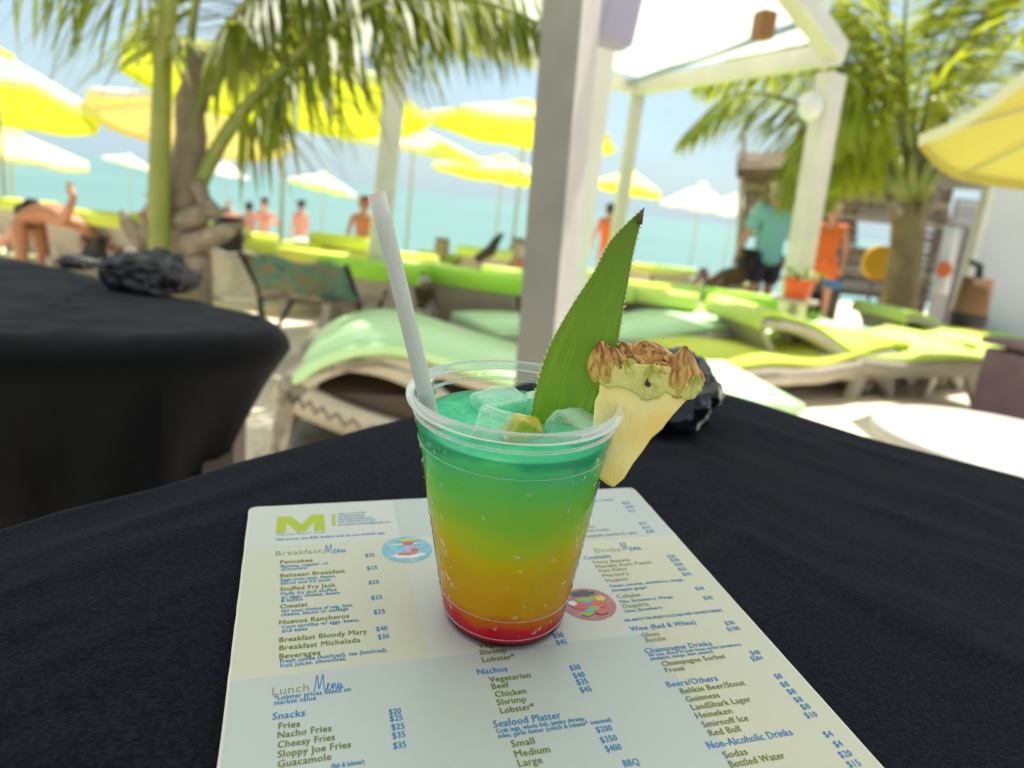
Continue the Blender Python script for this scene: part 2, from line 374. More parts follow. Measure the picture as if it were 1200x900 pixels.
umbrella(-6, 60, 8.5, 1.13, .50, M['yumb'], 'yellow umbrella at the left edge, upper of the two there', (-12, 0))
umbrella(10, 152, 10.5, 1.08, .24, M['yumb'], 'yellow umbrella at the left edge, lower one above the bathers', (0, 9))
umbrella(228, 114, 9.5, 1.24, .34, M['tumb'], 'umbrella with ochre underside and top coloured sunlit white behind the left palm trunk', (-13, 0))
umbrella(152, 182, 23, .80, .26, M['lit_gumb'], 'small umbrella with green underside and top coloured sunlit white left of the palm trunk', (-6, 8))
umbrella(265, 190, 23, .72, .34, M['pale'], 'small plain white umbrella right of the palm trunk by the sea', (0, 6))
umbrella(380, 203, 21, .98, .38, M['lit_gumb'], 'small umbrella with green underside and top coloured sunlit white above the bathers', (-6, 6))
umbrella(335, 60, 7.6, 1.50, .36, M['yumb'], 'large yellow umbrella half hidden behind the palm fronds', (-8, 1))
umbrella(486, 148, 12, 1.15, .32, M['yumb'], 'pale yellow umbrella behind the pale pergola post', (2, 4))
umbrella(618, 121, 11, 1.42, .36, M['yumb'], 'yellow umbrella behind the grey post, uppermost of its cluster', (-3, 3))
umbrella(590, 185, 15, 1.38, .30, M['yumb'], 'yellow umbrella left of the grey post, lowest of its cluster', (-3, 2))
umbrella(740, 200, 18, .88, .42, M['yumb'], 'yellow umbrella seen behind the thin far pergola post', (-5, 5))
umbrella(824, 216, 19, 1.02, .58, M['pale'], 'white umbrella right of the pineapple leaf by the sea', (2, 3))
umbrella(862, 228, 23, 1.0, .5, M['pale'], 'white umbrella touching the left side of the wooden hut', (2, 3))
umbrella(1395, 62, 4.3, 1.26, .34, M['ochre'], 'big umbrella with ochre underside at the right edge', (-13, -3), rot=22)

# ------------------------------------------------------------------ sun loungers
def ribbon(b, pts, wid, x0, x1, mi=0):               # a curved band seen from the side, extruded across x
    n = len(pts); rows = [[], [], [], []]
    for i in range(n):
        p = Vector(pts[i]); d = (Vector(pts[min(i + 1, n - 1)]) - Vector(pts[max(i - 1, 0)])).normalized(); nn = Vector((-d.y, d.x))
        w = wid[i] if hasattr(wid, '__len__') else wid
        a, c = p + nn * w / 2, p - nn * w / 2
        rows[0].append((x0, a.x, a.y)); rows[1].append((x1, a.x, a.y)); rows[2].append((x1, c.x, c.y)); rows[3].append((x0, c.x, c.y))
    rows = [[rows[k][i] for k in range(4)] for i in range(n)]
    b.grid(rows, mi, closed=True); o = len(b.v)
    b.f.append((o - n * 4, o - n * 4 + 3, o - n * 4 + 2, o - n * 4 + 1)); b.mi.append(mi); b.f.append((o - 4, o - 3, o - 2, o - 1)); b.mi.append(mi)
def spline(pts, n):
    out = []
    P = [Vector(pts[0])] + [Vector(p) for p in pts] + [Vector(pts[-1])]
    for i in range(1, len(P) - 2):
        for k in range(n):
            t_ = k / n; a, b_, c, d = P[i - 1], P[i], P[i + 1], P[i + 2]
            out.append(.5 * ((2 * b_) + (c - a) * t_ + (2 * a - 5 * b_ + 4 * c - d) * t_ ** 2 + (3 * b_ - a - 3 * c + d) * t_ ** 3))
    out.append(Vector(pts[-1])); return out
def make_lounger(hb, padm, detail=False):
    """head at y=0, foot at y=1.9; hb is the height of the top of the back"""
    u = empty('sun_lounger')
    W = .34
    if detail: top = [(0, .10), (.03, .28), (.16, .40), (.38, .445), (.75, .37), (1.15, .30), (1.9, .33)]
    else:      top = [(0, hb - .03), (.05, hb), (.35, hb * .72 + .09), (.68, .30), (1.0, .27), (1.5, .31), (1.9, .30)]
    tp = spline(top, 6)
    b = MB(); ribbon(b, [p + Vector((0, -.035)) for p in tp], .05, -W, W); b.build('seat_shell', M['resin'], u, True)
    for s in (-1, 1):
        b = MB(); x0, x1 = (W - .05, W) if s > 0 else (-W, -W + .05)
        if detail:
            ribbon(b, spline([(.0, .28), (.10, .365), (.26, .39), (.45, .34), (.66, .20), (.74, .10)], 6), .055, x0, x1)
            ribbon(b, spline([(-.01, .30), (.10, .235), (.28, .17), (.52, .115), (.80, .09)], 6), .10, x0, x1)
            ribbon(b, spline([(.02, .28), (.0, .14), (-.06, .02)], 5), .05, x0, x1)
            ribbon(b, spline([(-.08, .02), (.5, .025), (1.8, .025)], 5), .05, x0, x1)
            ribbon(b, spline([(.7, .1), (1.2, .24), (1.75, .28)], 5), .08, x0, x1)
            ribbon(b, spline([(1.72, .3), (1.78, .15), (1.8, 0)], 4), .08, x0, x1)
        else:
            ribbon(b, [(.05, .02), (.20, .16), (.45, .26), (1.0, .23), (1.85, .25)], [.05, .07, .09, .10, .07], x0, x1)
        b.build('side_panel', M['resin'], u, True)
        if not detail:
            for yy, lean in ((.14, -.10), (1.62, .12)):
                b = MB(); ribbon(b, [(yy + lean, 0), (yy + lean * .4, .12), (yy, .25)], [.06, .08, .13], x0 - .002, x1 + .002); b.build('leg', M['resin'], u)
        if detail:
            zz = MB(); xo = W + .001 if s > 0 else -W - .001
            pts = spline([(.02, .268), (.12, .225), (.28, .168), (.52, .115), (.78, .09)], 6)
            for i in range(0, len(pts) - 1):
                c = pts[i] + (Vector((0, .018)) if i % 2 else Vector((0, -.018))); d = pts[i + 1] + (Vector((0, -.018)) if i % 2 else Vector((0, .018)))
                zz.beam((xo, c.x, c.y), (xo, d.x, d.y), .004, .012, Vector((1, 0, .01)))
            zz.build('zigzag_trim', M['resin_dark'], u)
    if detail:
        b = MB(); b.box((0, .42, .22), (.56, .62, .10)); b.build('hole_shade', mat('brown_hole_shade', (.10, .07, .055), .8), u)  # solid dark box standing in for the shade inside the side hole
    pp = [p + Vector((0, .012)) for p in tp]
    if not detail:
        b = MB(); ribbon(b, [(.0, hb - .05), (.14, hb * .5 + .02), (.30, .08)], .03, -W + .052, W - .052); b.build('back_panel', M['resin'], u)
        b = MB(); ribbon(b, [p + Vector((0, .02)) for p in tp[2:]], .032, -W + .02, W - .02); o = b.build('pad', padm, u, True)
        b = MB(); ribbon(b, spline([(-.04, hb - .065), (-.04, hb - .01), (.0, hb + .035), (.12, hb + .03)], 4), .022, -W - .005, W + .005); b.build('head_flap', padm, u, True)
    else:
        b = MB(); ribbon(b, [p + Vector((0, .012)) for p in tp[7:]], [.012] + [.04] * (len(tp) - 8), -W - .015, W + .03); o = b.build('pad', padm, u, True)
    return u
GL = 'sun loungers on the beach'
protos = {}
def lounger(px, py, Y, rz, hb, pm, label, s=1.0, foot=False):
    """px,py: where the top of the back (or the pad's foot end) stands at distance Y"""
    key = (hb, pm)
    if key not in protos: protos[key] = make_lounger(hb, M[pm]); u = protos[key]
    else: u = copy_tree(protos[key])
    p = pt(px, py, Y); u.location = (p.x, p.y, terr(p.y) - .01); u.rotation_euler = (0, 0, R(rz)); u.scale = (s, s, s)
    tag(u, label, 'sun lounger', GL); return u
# nearest one, seen behind the cup
u = make_lounger(0, M['mint'], True); p = onz(322, 512, 0); u.location = (p.x + .05, p.y + .05, -.01); u.rotation_euler = (0, 0, R(-80)); u.scale = (1, 1, 1)
tag(u, 'nearest lounger with mint pad and scrolled base with zigzag trim, behind the straw', 'sun lounger', GL)
LL = [
 (100, 276, 5.6, 6, .62, 'yel', 'yellow padded lounger between the bending bather and the palm'),
 (22, 285, 7.5, 6, .62, 'yel', 'lounger at the left edge behind the bending bather'),
 (330, 300, 6.6, 10, .50, 'yel', 'yellow padded lounger behind the turquoise patterned chair'),
 (408, 270, 6.8, 4, .62, 'yel', 'lounger with raised back and yellow head flap left of the straw top'),
 (474, 289, 7.6, 0, .50, 'yel', 'lounger with yellow head flap directly right of the straw'),
 (432, 334, 4.7, -8, .50, 'green', 'strong green padded lounger crossed by the straw'),
 (556, 318, 4.9, -14, .50, 'green', 'strong green padded lounger left of the grey post'),
 (612, 312, 6.2, -14, .50, 'lime', 'lime padded lounger partly hidden behind the grey post'),
 (520, 300, 9.5, 0, .50, 'lime', 'far lounger holding the basking person in white'),
 (568, 296, 9.0, 0, .62, 'lime', 'far lounger with the black bag leaning on it'),
 (240, 290, 7.0, 4, .62, 'lime', 'lime lounger glimpsed behind the palm stump'),
 (742, 312, 6.6, -10, .50, 'yel', 'yellow padded lounger touching the right edge of the pineapple leaf'),
 (745, 283, 11, 0, .62, 'yel', 'distant yellow lounger right of the pineapple leaf tip'),
 (796, 282, 12, 0, .62, 'lime', 'distant lime lounger left of the seated man'),
 (812, 310, 7.2, -10, .50, 'lime', 'lime lounger in front of the seated man'),
 (880, 318, 6.6, -16, .50, 'green', 'green padded lounger left of the orange bucket'),
 (862, 372, 4.7, -76, .50, 'lime', 'curled pale lime lounger in front of the orange bucket'),
 (1040, 330, 7.4, -70, .50, 'lime', 'lime lounger in front of the right palm trunk'),
 (1010, 378, 5.15, 128, .36, 'yel', 'long yellow green lounger slanting down toward the pineapple wedge'),
 (985, 356, 6.2, 126, .36, 'mint', 'pale mint lounger slanting down behind the pineapple leaf'),
 (1095, 372, 5.9, 128, .36, 'lime', 'second slanting lounger of the right row, lime pad over splayed legs'),
 (1160, 368, 6.4, 128, .36, 'lime', 'third slanting lounger of the right row, near the plum cube'),
 (1120, 360, 7.4, 128, .36, 'yel', 'yellow pad lounger in front of the black and brown drum'),
 (835, 372, 5.2, 120, .36, 'mint', 'mint lounger showing between pineapple leaf and yellow green lounger'),
 (762, 345, 5.4, -18, .50, 'lime', 'lime lounger right of the pineapple leaf, middle of its row'),
 (700, 300, 8.5, -8, .50, 'yel', 'far yellow lounger seen just above the pineapple leaf edge'),
 (500, 342, 5.6, -10, .50, 'lime', 'lime lounger just right of the straw behind the mint one'),
 (378, 320, 5.6, 2, .50, 'yel', 'yellow lounger just left of the straw behind the patterned chair'),
 (640, 290, 10, -6, .50, 'lime', 'far lime lounger showing left of the grey post'),
 (290, 285, 9.0, 4, .50, 'yel', 'far yellow lounger between the palm stump and the turquoise chair'),
 (860, 296, 10.5, -6, .50, 'yel', 'far yellow lounger left of the man in teal'),
 (690, 330, 5.4, -10, .50, 'lime', 'lounger hidden behind the grey post and the pineapple leaf'),
]
for a in LL: lounger(*a)

# ------------------------------------------------------------------ people
def skinmesh(name, nodes, edges, material, parent, lv=2, root=0):
    me = bpy.data.meshes.new(name); me.from_pydata([n_[0] for n_ in nodes], edges, [])
    o = bpy.data.objects.new(name, me); col.objects.link(o)
    o.modifiers.new('skin', 'SKIN').use_smooth_shade = True
    for i, n_ in enumerate(nodes):
        r_ = n_[1]; me.skin_vertices[0].data[i].radius = (r_, r_) if not hasattr(r_, '__len__') else r_
    me.skin_vertices[0].data[root].use_root = True
    s_ = o.modifiers.new('sub', 'SUBSURF'); s_.levels = lv; s_.render_levels = lv
    dg = bpy.context.evaluated_depsgraph_get(); ev = o.evaluated_get(dg); nm = bpy.data.meshes.new_from_object(ev)
    o.modifiers.clear(); o.data = nm; bpy.data.meshes.remove(me); nm.name = name
    nm.materials.clear(); nm.materials.append(material)
    nm.polygons.foreach_set('use_smooth', [True] * len(nm.polygons)); o.parent = parent
    return o
def person(label, mw, J, skin, hair, clothes=(), cat='person', hairlong=False):
    """J: joint positions; body is one skinned surface"""
    u = empty('person', mw); tag(u, label, cat)
    keys = ['pelvis', 'waist', 'chest', 'neck', 'chin', 'head', 'crown']
    rad = dict(pelvis=.125, waist=.11, chest=.13, neck=.05, chin=.065, head=.088, crown=.055, sh=.055, el=.04, wr=.027, hand=.032, hip=.085, kn=.056, an=.036, toe=.028, hem=.125)
    nodes = [(J[k], rad[k]) for k in keys]; edges = [(i, i + 1) for i in range(6)]
    for s in 'LR':
        prev = 2
        for k in ('sh', 'el', 'wr', 'hand'):
            nodes.append((J[k + s], rad[k])); edges.append((prev, len(nodes) - 1)); prev = len(nodes) - 1
        h = Vector(J['hand' + s]); d = (h - Vector(J['wr' + s])).normalized(); sd = d.cross(Vector((0, 1, .2))).normalized()
        for q, ln in ((-1.5, .06), (-.5, .075), (.5, .08), (1.5, .07)):
            nodes.append((h + d * (.03 + ln) + sd * q * .018 + Vector((0, .015, 0)), .0085)); edges.append((prev, len(nodes) - 1))
        nodes.append((h + d * .02 + sd * .06, .0095)); edges.append((prev, len(nodes) - 1))
        prev = 0
        for k in ('hip', 'kn', 'an', 'toe'):
            nodes.append((J[k + s], rad[k])); edges.append((prev, len(nodes) - 1)); prev = len(nodes) - 1
    skinmesh('body', nodes, edges, skin, u)
    hd, cr_, ch = Vector(J['head']), Vector(J['crown']), Vector(J['chin']); up = (cr_ - hd).normalized(); back = J.get('back', Vector((0, -1, 0)))
    hn = [(hd + back * .03 + up * .02, .09), (cr_ + back * .01 - up * .0, .078), (hd + back * .05 - up * .06, .06)]
    he = [(0, 1), (0, 2)]
    if hairlong: hn.append((hd + back * .07 - up * .2, .05)); he.append((2, 3)); hn.append((hd + back * .07 - up * .30, .03)); he.append((3, 4))
    skinmesh('hair', hn, he, hair, u)
    f = -back
    for s_ in (-1, 1):                                # eyes and ears
        sdv = up.cross(back).normalized() * s_
        e_ = MB(); c = hd + f * .083 + sdv * .032 + up * .005; e_.box(c, (.022, .01, .01)); e_.build('eye', M['hair'], u)
        e_ = MB(); c = hd + sdv * .092 - up * .02; e_.box(c, (.018, .03, .055)); smooth_bevel(e_.build('ear', skin, u), .008)
    e_ = MB(); e_.tube([hd + f * .08 + up * .0, hd + f * .115 - up * .03, hd + f * .085 - up * .045], [.006, .014, .010], 6); e_.build('nose', skin, u, True)
    for (nm, ks, ml, ex) in clothes:
        ns = []; es = []; idx = {}
        for a_, c_ in ks:
            for k in (a_, c_):
                kk = k if isinstance(k, str) else k
                if kk not in idx:
                    if isinstance(kk, tuple): p_ = Vector(J[kk[0]]).lerp(Vector(J[kk[1]]), kk[2]); r_ = rad[kk[0].rstrip('LR')] * (1 - kk[2]) + rad[kk[1].rstrip('LR')] * kk[2]
                    else: p_ = Vector(J[kk]); r_ = rad[kk if kk in rad else kk.rstrip('LR')]
                    idx[kk] = len(ns); ns.append((p_, r_ * 1.08 + ex))
            es.append((idx[a_], idx[c_]))
        skinmesh(nm, ns, es, ml, u)
    return u
V = Vector
def stand(arm=0.0, stride=.06, bend=0, armR=None):
    J = dict(hem=(0, 0, .78), pelvis=(0, 0, .92), waist=(0, .01, 1.08), chest=(0, 0, 1.30), neck=(0, 0, 1.47), chin=(0, .02, 1.54), head=(0, .02, 1.62), crown=(0, .01, 1.69))
    for s, x in (('L', -1), ('R', 1)):
        J['sh' + s] = (x * .18, 0, 1.40); J['el' + s] = (x * (.25 + arm), .0, 1.13 + arm * .5); J['wr' + s] = (x * (.27 + arm * 1.2), .08, .90 + arm * 1.5); J['hand' + s] = (x * (.27 + arm * 1.2), .11, .83 + arm * 1.6)
        J['hip' + s] = (x * .10, 0, .84); J['kn' + s] = (x * .12, .02 + x * stride, .47); J['an' + s] = (x * .13, x * stride * 1.6, .07); J['toe' + s] = (x * .15, .15 + x * stride * 1.6, .03)
    return J
shirt = lambda ml, sl=.8, ex=.02: ('shirt', [('hem', 'pelvis'), ('pelvis', 'waist'), ('waist', 'chest'), ('chest', 'shL'), ('chest', 'shR'), ('shL', ('shL', 'elL', sl)), ('shR', ('shR', 'elR', sl))], ml, ex)
shorts = lambda ml, l=.7, ex=.02: ('shorts', [(('pelvis', 'waist', .7), 'pelvis'), ('pelvis', 'hipL'), ('pelvis', 'hipR'), ('hipL', ('hipL', 'knL', l)), ('hipR', ('hipR', 'knR', l))], ml, ex)
top_ = lambda ml: ('swim_top', [(('waist', 'chest', .5), 'chest')], ml, .008)
trunks = lambda ml: ('swim_bottom', [(('pelvis', 'waist', .2), 'pelvis'), ('pelvis', 'hipL'), ('pelvis', 'hipR')], ml, .006)
def at_person(px, py, Y, rz, s=1.0, head=1.62):   # px,py is where the head is
    p = pt(px, py, Y); return TR((p.x, p.y, p.z - head * s), rz, s)
person('man in loose teal shirt and navy shorts standing with his back turned by the pergola', at_person(913, 226, 8.6, 8, 1.0), stand(.03), M['skin2'], M['hair2'], [shirt(M['teal'], .9, .045), shorts(M['navy'], .75, .03)])
person('woman in orange wrap standing right of the pergola post', at_person(978, 248, 10.8, 150, 1.0), stand(.0, .04), M['skin2'], M['hair2'], [shirt(M['orangec'], .1, .02), shorts(M['orangec'], .8, .03)], hairlong=True)
person('bather in orange standing at the water behind the pergola post', at_person(716, 246, 15, 20), stand(.02), M['skin2'], M['hair'], [shirt(M['orangec'], .3, .02), trunks(M['orangec'])])
person('tanned woman with long red brown hair standing behind the straw top', at_person(427, 238, 13, 180, 1.0), stand(0), M['skin1'], mat('auburn_hair', (.20, .05, .02), .6), [top_(M['orangec']), trunks(M['navy'])], hairlong=True)
person('bather with dark hair and navy trunks beside the umbrella pole', at_person(353, 240, 19, 60), stand(0), M['skin2'], M['hair'], [trunks(M['navy'])])
person('bather in red top wading right of the palm', at_person(310, 238, 18, 200), stand(.08), M['skin2'], M['hair'], [top_(M['redc']), trunks(M['redc'])])
person('pale bather raising both arms near the red top bather', at_person(292, 243, 18, 30), stand(.30), M['skin2'], M['hair'], [trunks(M['whitec'])])
person('bather wading right beside the palm leaf base', at_person(268, 240, 21, 30), stand(.15), M['skin2'], M['hair2'], [trunks(M['pinkc'])])
# bending bather at the left
J = dict(pelvis=(-.02, 0, .78), waist=(.16, 0, .83), chest=(.38, 0, .80), neck=(.52, 0, .72), chin=(.56, 0, .64), head=(.58, 0, .56), crown=(.60, 0, .48), back=V((.9, 0, .2)).normalized())
for s, y in (('L', -1), ('R', 1)):
    J['sh' + s] = (.44, y * .17, .76)
    J['hip' + s] = (-.04, y * .10, .70); J['kn' + s] = (.0, y * .13, .40); J['an' + s] = (-.06, y * .14, .04); J['toe' + s] = (.08, y * .15, .03)
J['elL'] = (.56, -.24, .86); J['wrL'] = (.62, -.24, 1.0); J['handL'] = (.58, -.22, 1.03); J['elR'] = (.62, .2, .55); J['wrR'] = (.80, .18, .48); J['handR'] = (.86, .18, .45)
p = pt(36, 250, 5.6); person('tanned bather bending forward with dark hair hanging down at left', TR((p.x, p.y, p.z - .78 * .85), -6, .85), J, M['skin1'], M['hair'], [trunks(M['hair'])])
# reclining people on loungers
def recline():
    J = dict(pelvis=(0, .0, .13), waist=(0, -.16, .20), chest=(0, -.36, .34), neck=(0, -.50, .46), chin=(0, -.54, .53), head=(0, -.60, .58), crown=(0, -.65, .63), back=V((0, -.6, -.4)).normalized())
    for s, x in (('L', -1), ('R', 1)):
        J['sh' + s] = (x * .18, -.44, .38); J['el' + s] = (x * .27, -.24, .22); J['wr' + s] = (x * .24, -.02, .20); J['hand' + s] = (x * .22, .05, .20)
        J['hip' + s] = (x * .10, .05, .12); J['kn' + s] = (x * .13, .42, .34); J['an' + s] = (x * .12, .72, .08); J['toe' + s] = (x * .13, .80, .17)
    return J
for (px, py, Y, rz, sk, hr, cl, lab) in (
  (272, 268, 5.2, 20, 'skin1', 'hair', 'hair', 'tanned sunbather reclining on the striped towel under the palm'),
  (853, 298, 9.0, 5, 'skin3', 'hair', 'whitec', 'man with short dark hair seated on a lounger left of the teal shirt'),
  (515, 285, 10, 10, 'skin2', 'hair2', 'whitec', 'person in white basking on a far lounger by the sea'),
  (598, 285, 10, 10, 'skin2', 'hair2', 'whitec', 'person basking on the far lounger next to the grey post')):
    p = pt(px, py, Y); person(lab, TR((p.x, p.y, p.z - .58), rz), recline(), M[sk], M[hr], [trunks(M[cl]), top_(M[cl])])
p = pt(105, 245, 6.2); person('pink skinned bather lying behind the bending bather', TR((p.x, p.y, p.z - .45), 90), recline(), M['skin2'], M['hair2'], [trunks(M['yel'])])

# turquoise patterned chair and striped towel chair
def cloth_chair(px0, py0, px1, py1, Y, lean, m, m2, label, rz):
    a, c = pt(px0, py0, Y), pt(px1, py0 + (px1 - px0) * .06, Y); w = (c - a).length; h = (pt(px0, py0, Y) - pt(px0, py1, Y)).length
    mid = (a + c) / 2; u = empty('folding_chair', TR((mid.x, mid.y, terr(Y)), rz)); tag(u, label, 'chair'); zt = mid.z - terr(Y)
    b = MB(); rows = []
    for i in range(9):
        f = i / 8; rows.append([(-w / 2 + w * k / 10 + .012 * fnoise(k, i, 3, .5), lean * f + .02 * math.sin(k), zt - h * f - .01 * math.sin(k * 1.4) * (1 - f)) for k in range(11)])
    b.grid(rows); o = b.build('back_cloth', m, u, True); s_ = o.modifiers.new('t', 'SOLIDIFY'); s_.thickness = .012
    b = MB(); b.grid([[(-w / 2 + w * k / 6, lean + .5 * i / 4, zt - h - .02 + .02 * math.sin(i)) for k in range(7)] for i in range(5)]); o = b.build('seat_cloth', m2, u, True); s_ = o.modifiers.new('t', 'SOLIDIFY'); s_.thickness = .02
    for sx in (-1, 1):
        b = MB(); b.tube([(sx * w / 2 * .98, -.02, zt), (sx * w / 2 * .98, lean, zt - h), (sx * w / 2 * .98, lean + .15, 0)], .014, 8); b.build('side_rail', M['black'], u)
        b = MB(); b.tube([(sx * w / 2 * .9, lean + .5, zt - h), (sx * w / 2 * .9, lean - .05, 0)], .012, 8); b.build('leg', M['black'], u)
    return u
cloth_chair(278, 300, 412, 345, 3.5, .16, M['batik'], M['boot'], 'low chair draped with turquoise patterned cloth behind the left table', -8)
cloth_chair(232, 292, 300, 350, 4.4, .14, M['towel'], M['towel'], 'low chair covered by a striped brown towel beside the palm stump', 14)

# small things on the beach
p = pt(372, 285, 9.0); b = MB(); b.lathe([(.0, 0), (.06, 0), (.075, .10), (.0, .10)], 14); o = b.build('red_cup', M['redc'], smooth=False); o.matrix_world = TR((p.x, p.y, p.z)); tag(o, 'small red tub standing left of the straw top', 'tub')
p = pt(352, 290, 8.8); b = MB(); b.lathe([(.0, 0), (.09, 0), (.09, .14), (.03, .17), (.0, .17)], 14); o = b.build('white_jar', M['whitec']); o.matrix_world = TR((p.x, p.y, p.z - .05)); tag(o, 'small white jar beside the red tub', 'jar')
p = pt(575, 296, 8.5); b = MB(); b.tube([(-.16, 0, -.1), (0, 0, .02), (.05, 0, .14), (.12, 0, .24)], [.05, .07, .05, .02], 8); o = b.build('black_bag', M['hair'], smooth=True); o.matrix_world = TR(p); tag(o, 'black bag leaning up on a far lounger left of the grey post', 'bag')
# orange bucket with plant
pz = pt(932, 350, 4.85); tb_ = empty('side_table', TR(ground(pz))); tag(tb_, 'small low table carrying the orange planter by the pergola post', 'side table'); hz_ = pz.z - terr(pz.y)
b = MB(); b.lathe([(0, hz_), (.15, hz_), (.15, hz_ - .02), (0, hz_ - .02)], 20); b.build('tabletop', M['resin'], tb_); b = MB(); b.tube([(0, 0, 0), (0, 0, hz_ - .02)], [.08, .025], 10); b.build('leg', M['resin'], tb_)
u = empty('planter', TR(pz, 12)); tag(u, 'orange bucket with green plant in front of the pergola post', 'planter')
ztop = pt(932, 326, 4.85).z - pz.z
b = MB(); b.lathe([(0, .002), (.075, .002), (.092, ztop), (.098, ztop), (.098, ztop - .015)], 20); b.build('bucket', M['orange'], u, False)
b = MB()
for i in range(60):
    a = rnd.uniform(0, 6.28); r_ = rnd.uniform(0, .13); h = rnd.uniform(.0, .06); c = V((r_ * math.cos(a) + .05, r_ * math.sin(a), ztop + h - .02)); d = V((rnd.gauss(0, 1), rnd.gauss(0, 1), rnd.gauss(.5, 1))).normalized() * .05; e = d.cross(V((0, 0, 1))).normalized() * .015
    b.add([c, c + d * .5 + e, c + d, c + d * .5 - e], [(0, 1, 2, 3)])
b.build('foliage', M['plant'], u)
p = ground(pt(957, 350, 6.2)); b = MB()
for i in range(220):
    a = rnd.uniform(0, 6.28); r_ = rnd.uniform(0, .10); c = V((r_ * math.cos(a), r_ * math.sin(a), rnd.uniform(0, .42))); d = V((rnd.gauss(0, 1), rnd.gauss(0, 1), rnd.gauss(.5, 1))).normalized() * .08; e = d.cross(V((0, 0, 1))).normalized() * .025
    b.add([c, c + d * .5 + e, c + d, c + d * .5 - e], [(0, 1, 2, 3)])
o = b.build('green_shrub', M['plant']); o.matrix_world = TR(p); tag(o, 'narrow green shrub right beside the orange bucket', 'shrub')
p = pt(1031, 308, 9.5); u = empty('yellow_sign', TR(ground(p), 0)); tag(u, 'round yellow float hung beside the right palm trunk', 'float')
b = MB(); zc = p.z - terr(9.5); b.tube([(0, -.05, zc), (0, .05, zc)], .22, 20); b.build('disc', M['yellowc'], u); b = MB(); b.tube([(0, 0.08, 0), (0, .08, zc + .2)], .02, 6); b.build('stake', M['wood'], u)
p = pt(975, 333, 7.6); b = MB(); b.box((0, 0, 0), (.16, .2, .08)); o = b.build('blue_cooler', M['bluec']); smooth_bevel(o, .02); o.matrix_world = TR((p.x, p.y, p.z)); tag(o, 'small blue box below the woman in orange', 'box')
# plum box lower right
a = onz(1190, 520, 0.0); u = empty('plum_box', TR((a.x + .12, a.y - .1, 0), 20)); u.location = pt(1216, 480, 4.2); u.location.z = 0; u.scale = (1.45, 1.45, 1)
zt = pt(1190, 405, 4.2).z; tag(u, 'dull plum plastic cube table cut by the right edge', 'side table')
b = MB(); b.box((0, 0, zt / 2 - .02), (.34, .34, zt - .04)); smooth_bevel(b.build('body', M['plum'], u), .02)
b = MB(); b.box((0, 0, zt), (.37, .37, .04)); smooth_bevel(b.build('lid', M['plum'], u), .012)
# white side table bottom right
p = pt(1185, 518, 2.1); u = empty('white_side_table', TR((p.x, p.y, 0))); tag(u, 'low white round table at the right edge below the plum cube', 'side table')
b = MB(); z0 = pt(1150, 512, 2.1).z
b.lathe([(0, z0), (.36, z0), (.385, z0 - .012), (.38, z0 - .035), (.33, z0 - .05), (0, z0 - .05)], 48); b.build('tabletop', mat('cream_table', (.46, .44, .38), .5), u, True)
for k in range(3):
    a = k * 2.1; b = MB(); b.tube([(.15 * math.cos(a), .15 * math.sin(a), z0 - .05), (.3 * math.cos(a), .3 * math.sin(a), 0)], .018, 8); b.build('leg', M['whitec'], u)

# ------------------------------------------------------------------ wooden hut and grey walls at right
hut = empty('wooden_hut', TR(ground(pt(990, 330, 12)))); tag(hut, 'weathered open wooden hut behind the right palm', 'hut')
H0 = hut.matrix_world.inverted()
def hp(px, py, Y): return H0 @ pt(px, py, Y)
slats = []
for k in range(7): slats.append((872, 1112, 194 + k * 8, .105))
for k in range(7): slats.append((955, 1062, 286 + k * 8, .105))
for k in range(5): slats.append((955, 1004, 250 + k * 8, .10))
for k in range(12): slats.append((1064, 1112, 246 + k * 8.5, .08))
for k in range(4): slats.append((874, 944, 250 + k * 24, .06))
for i, (x0, x1, y, th) in enumerate(slats):
    b = MB(); yy = 12 + .04 * (i % 3); b.beam(hp(x0, y + (x0 - 872) * .04, yy), hp(x1, y + (x0 - 872) * .04 + (x1 - x0) * .10, yy), .05, th * rnd.uniform(.8, 1.15)); b.build('plank', M['wood' if rnd.random() < .6 else 'woodl'], hut)
for x in (876, 905, 1003, 1062, 1110):
    b = MB(); t0 = hp(x + 8, 196, 12.1); t0.z = t0.z; b.beam((t0.x, t0.y, 0), (t0.x, t0.y, t0.z), .11, .11); b.build('post', M['woodl' if x < 910 else 'wood'], hut)
b = MB(); c = hp(972, 290, 12.6); b.box((c.x, c.y, 1.0), (.62, .05, 1.9)); b.build('doorway_shade', M['navy'], hut)  # dark sheet painting the dimness of the open doorway
b = MB(); rr = [[hp(x, y, Y) for x in range(865, 1240, 25)] for y, Y in ((196, 11.6), (186, 12.6), (178, 13.6))]
for r_ in rr:
    for v in r_: v.z += .05 * fnoise(v.x, v.y, 0, 2)
b.grid(rr); o = b.build('thatch_roof', M['thatch'], hut); s_ = o.modifiers.new('t', 'SOLIDIFY'); s_.thickness = .16
b = MB(); b.beam(hp(1090, 212, 10.6), hp(1240, 222, 10.6), .12, .16); b.build('beam', M['woodl'], hut)
b = MB(); b.beam(hp(872, 160, 12), hp(862, 330, 12), .06, .06, V((0, 1, 0))); b.build('pole', M['pole'], hut)
b = MB(); b.beam(hp(1100, 215, 12), hp(1200, 300, 12), .05, .05, V((0, 1, 0))); 
w1 = empty('grey_wall', TR(ground(pt(1140, 345, 10)), 0)); tag(w1, 'lilac grey panel wall left of the brighter wall at right', 'wall')
a, c = pt(1118, 232, 10), pt(1176, 232, 10); zt = a.z - w1.location.z; b = MB(); x0 = a.x - w1.location.x + .05
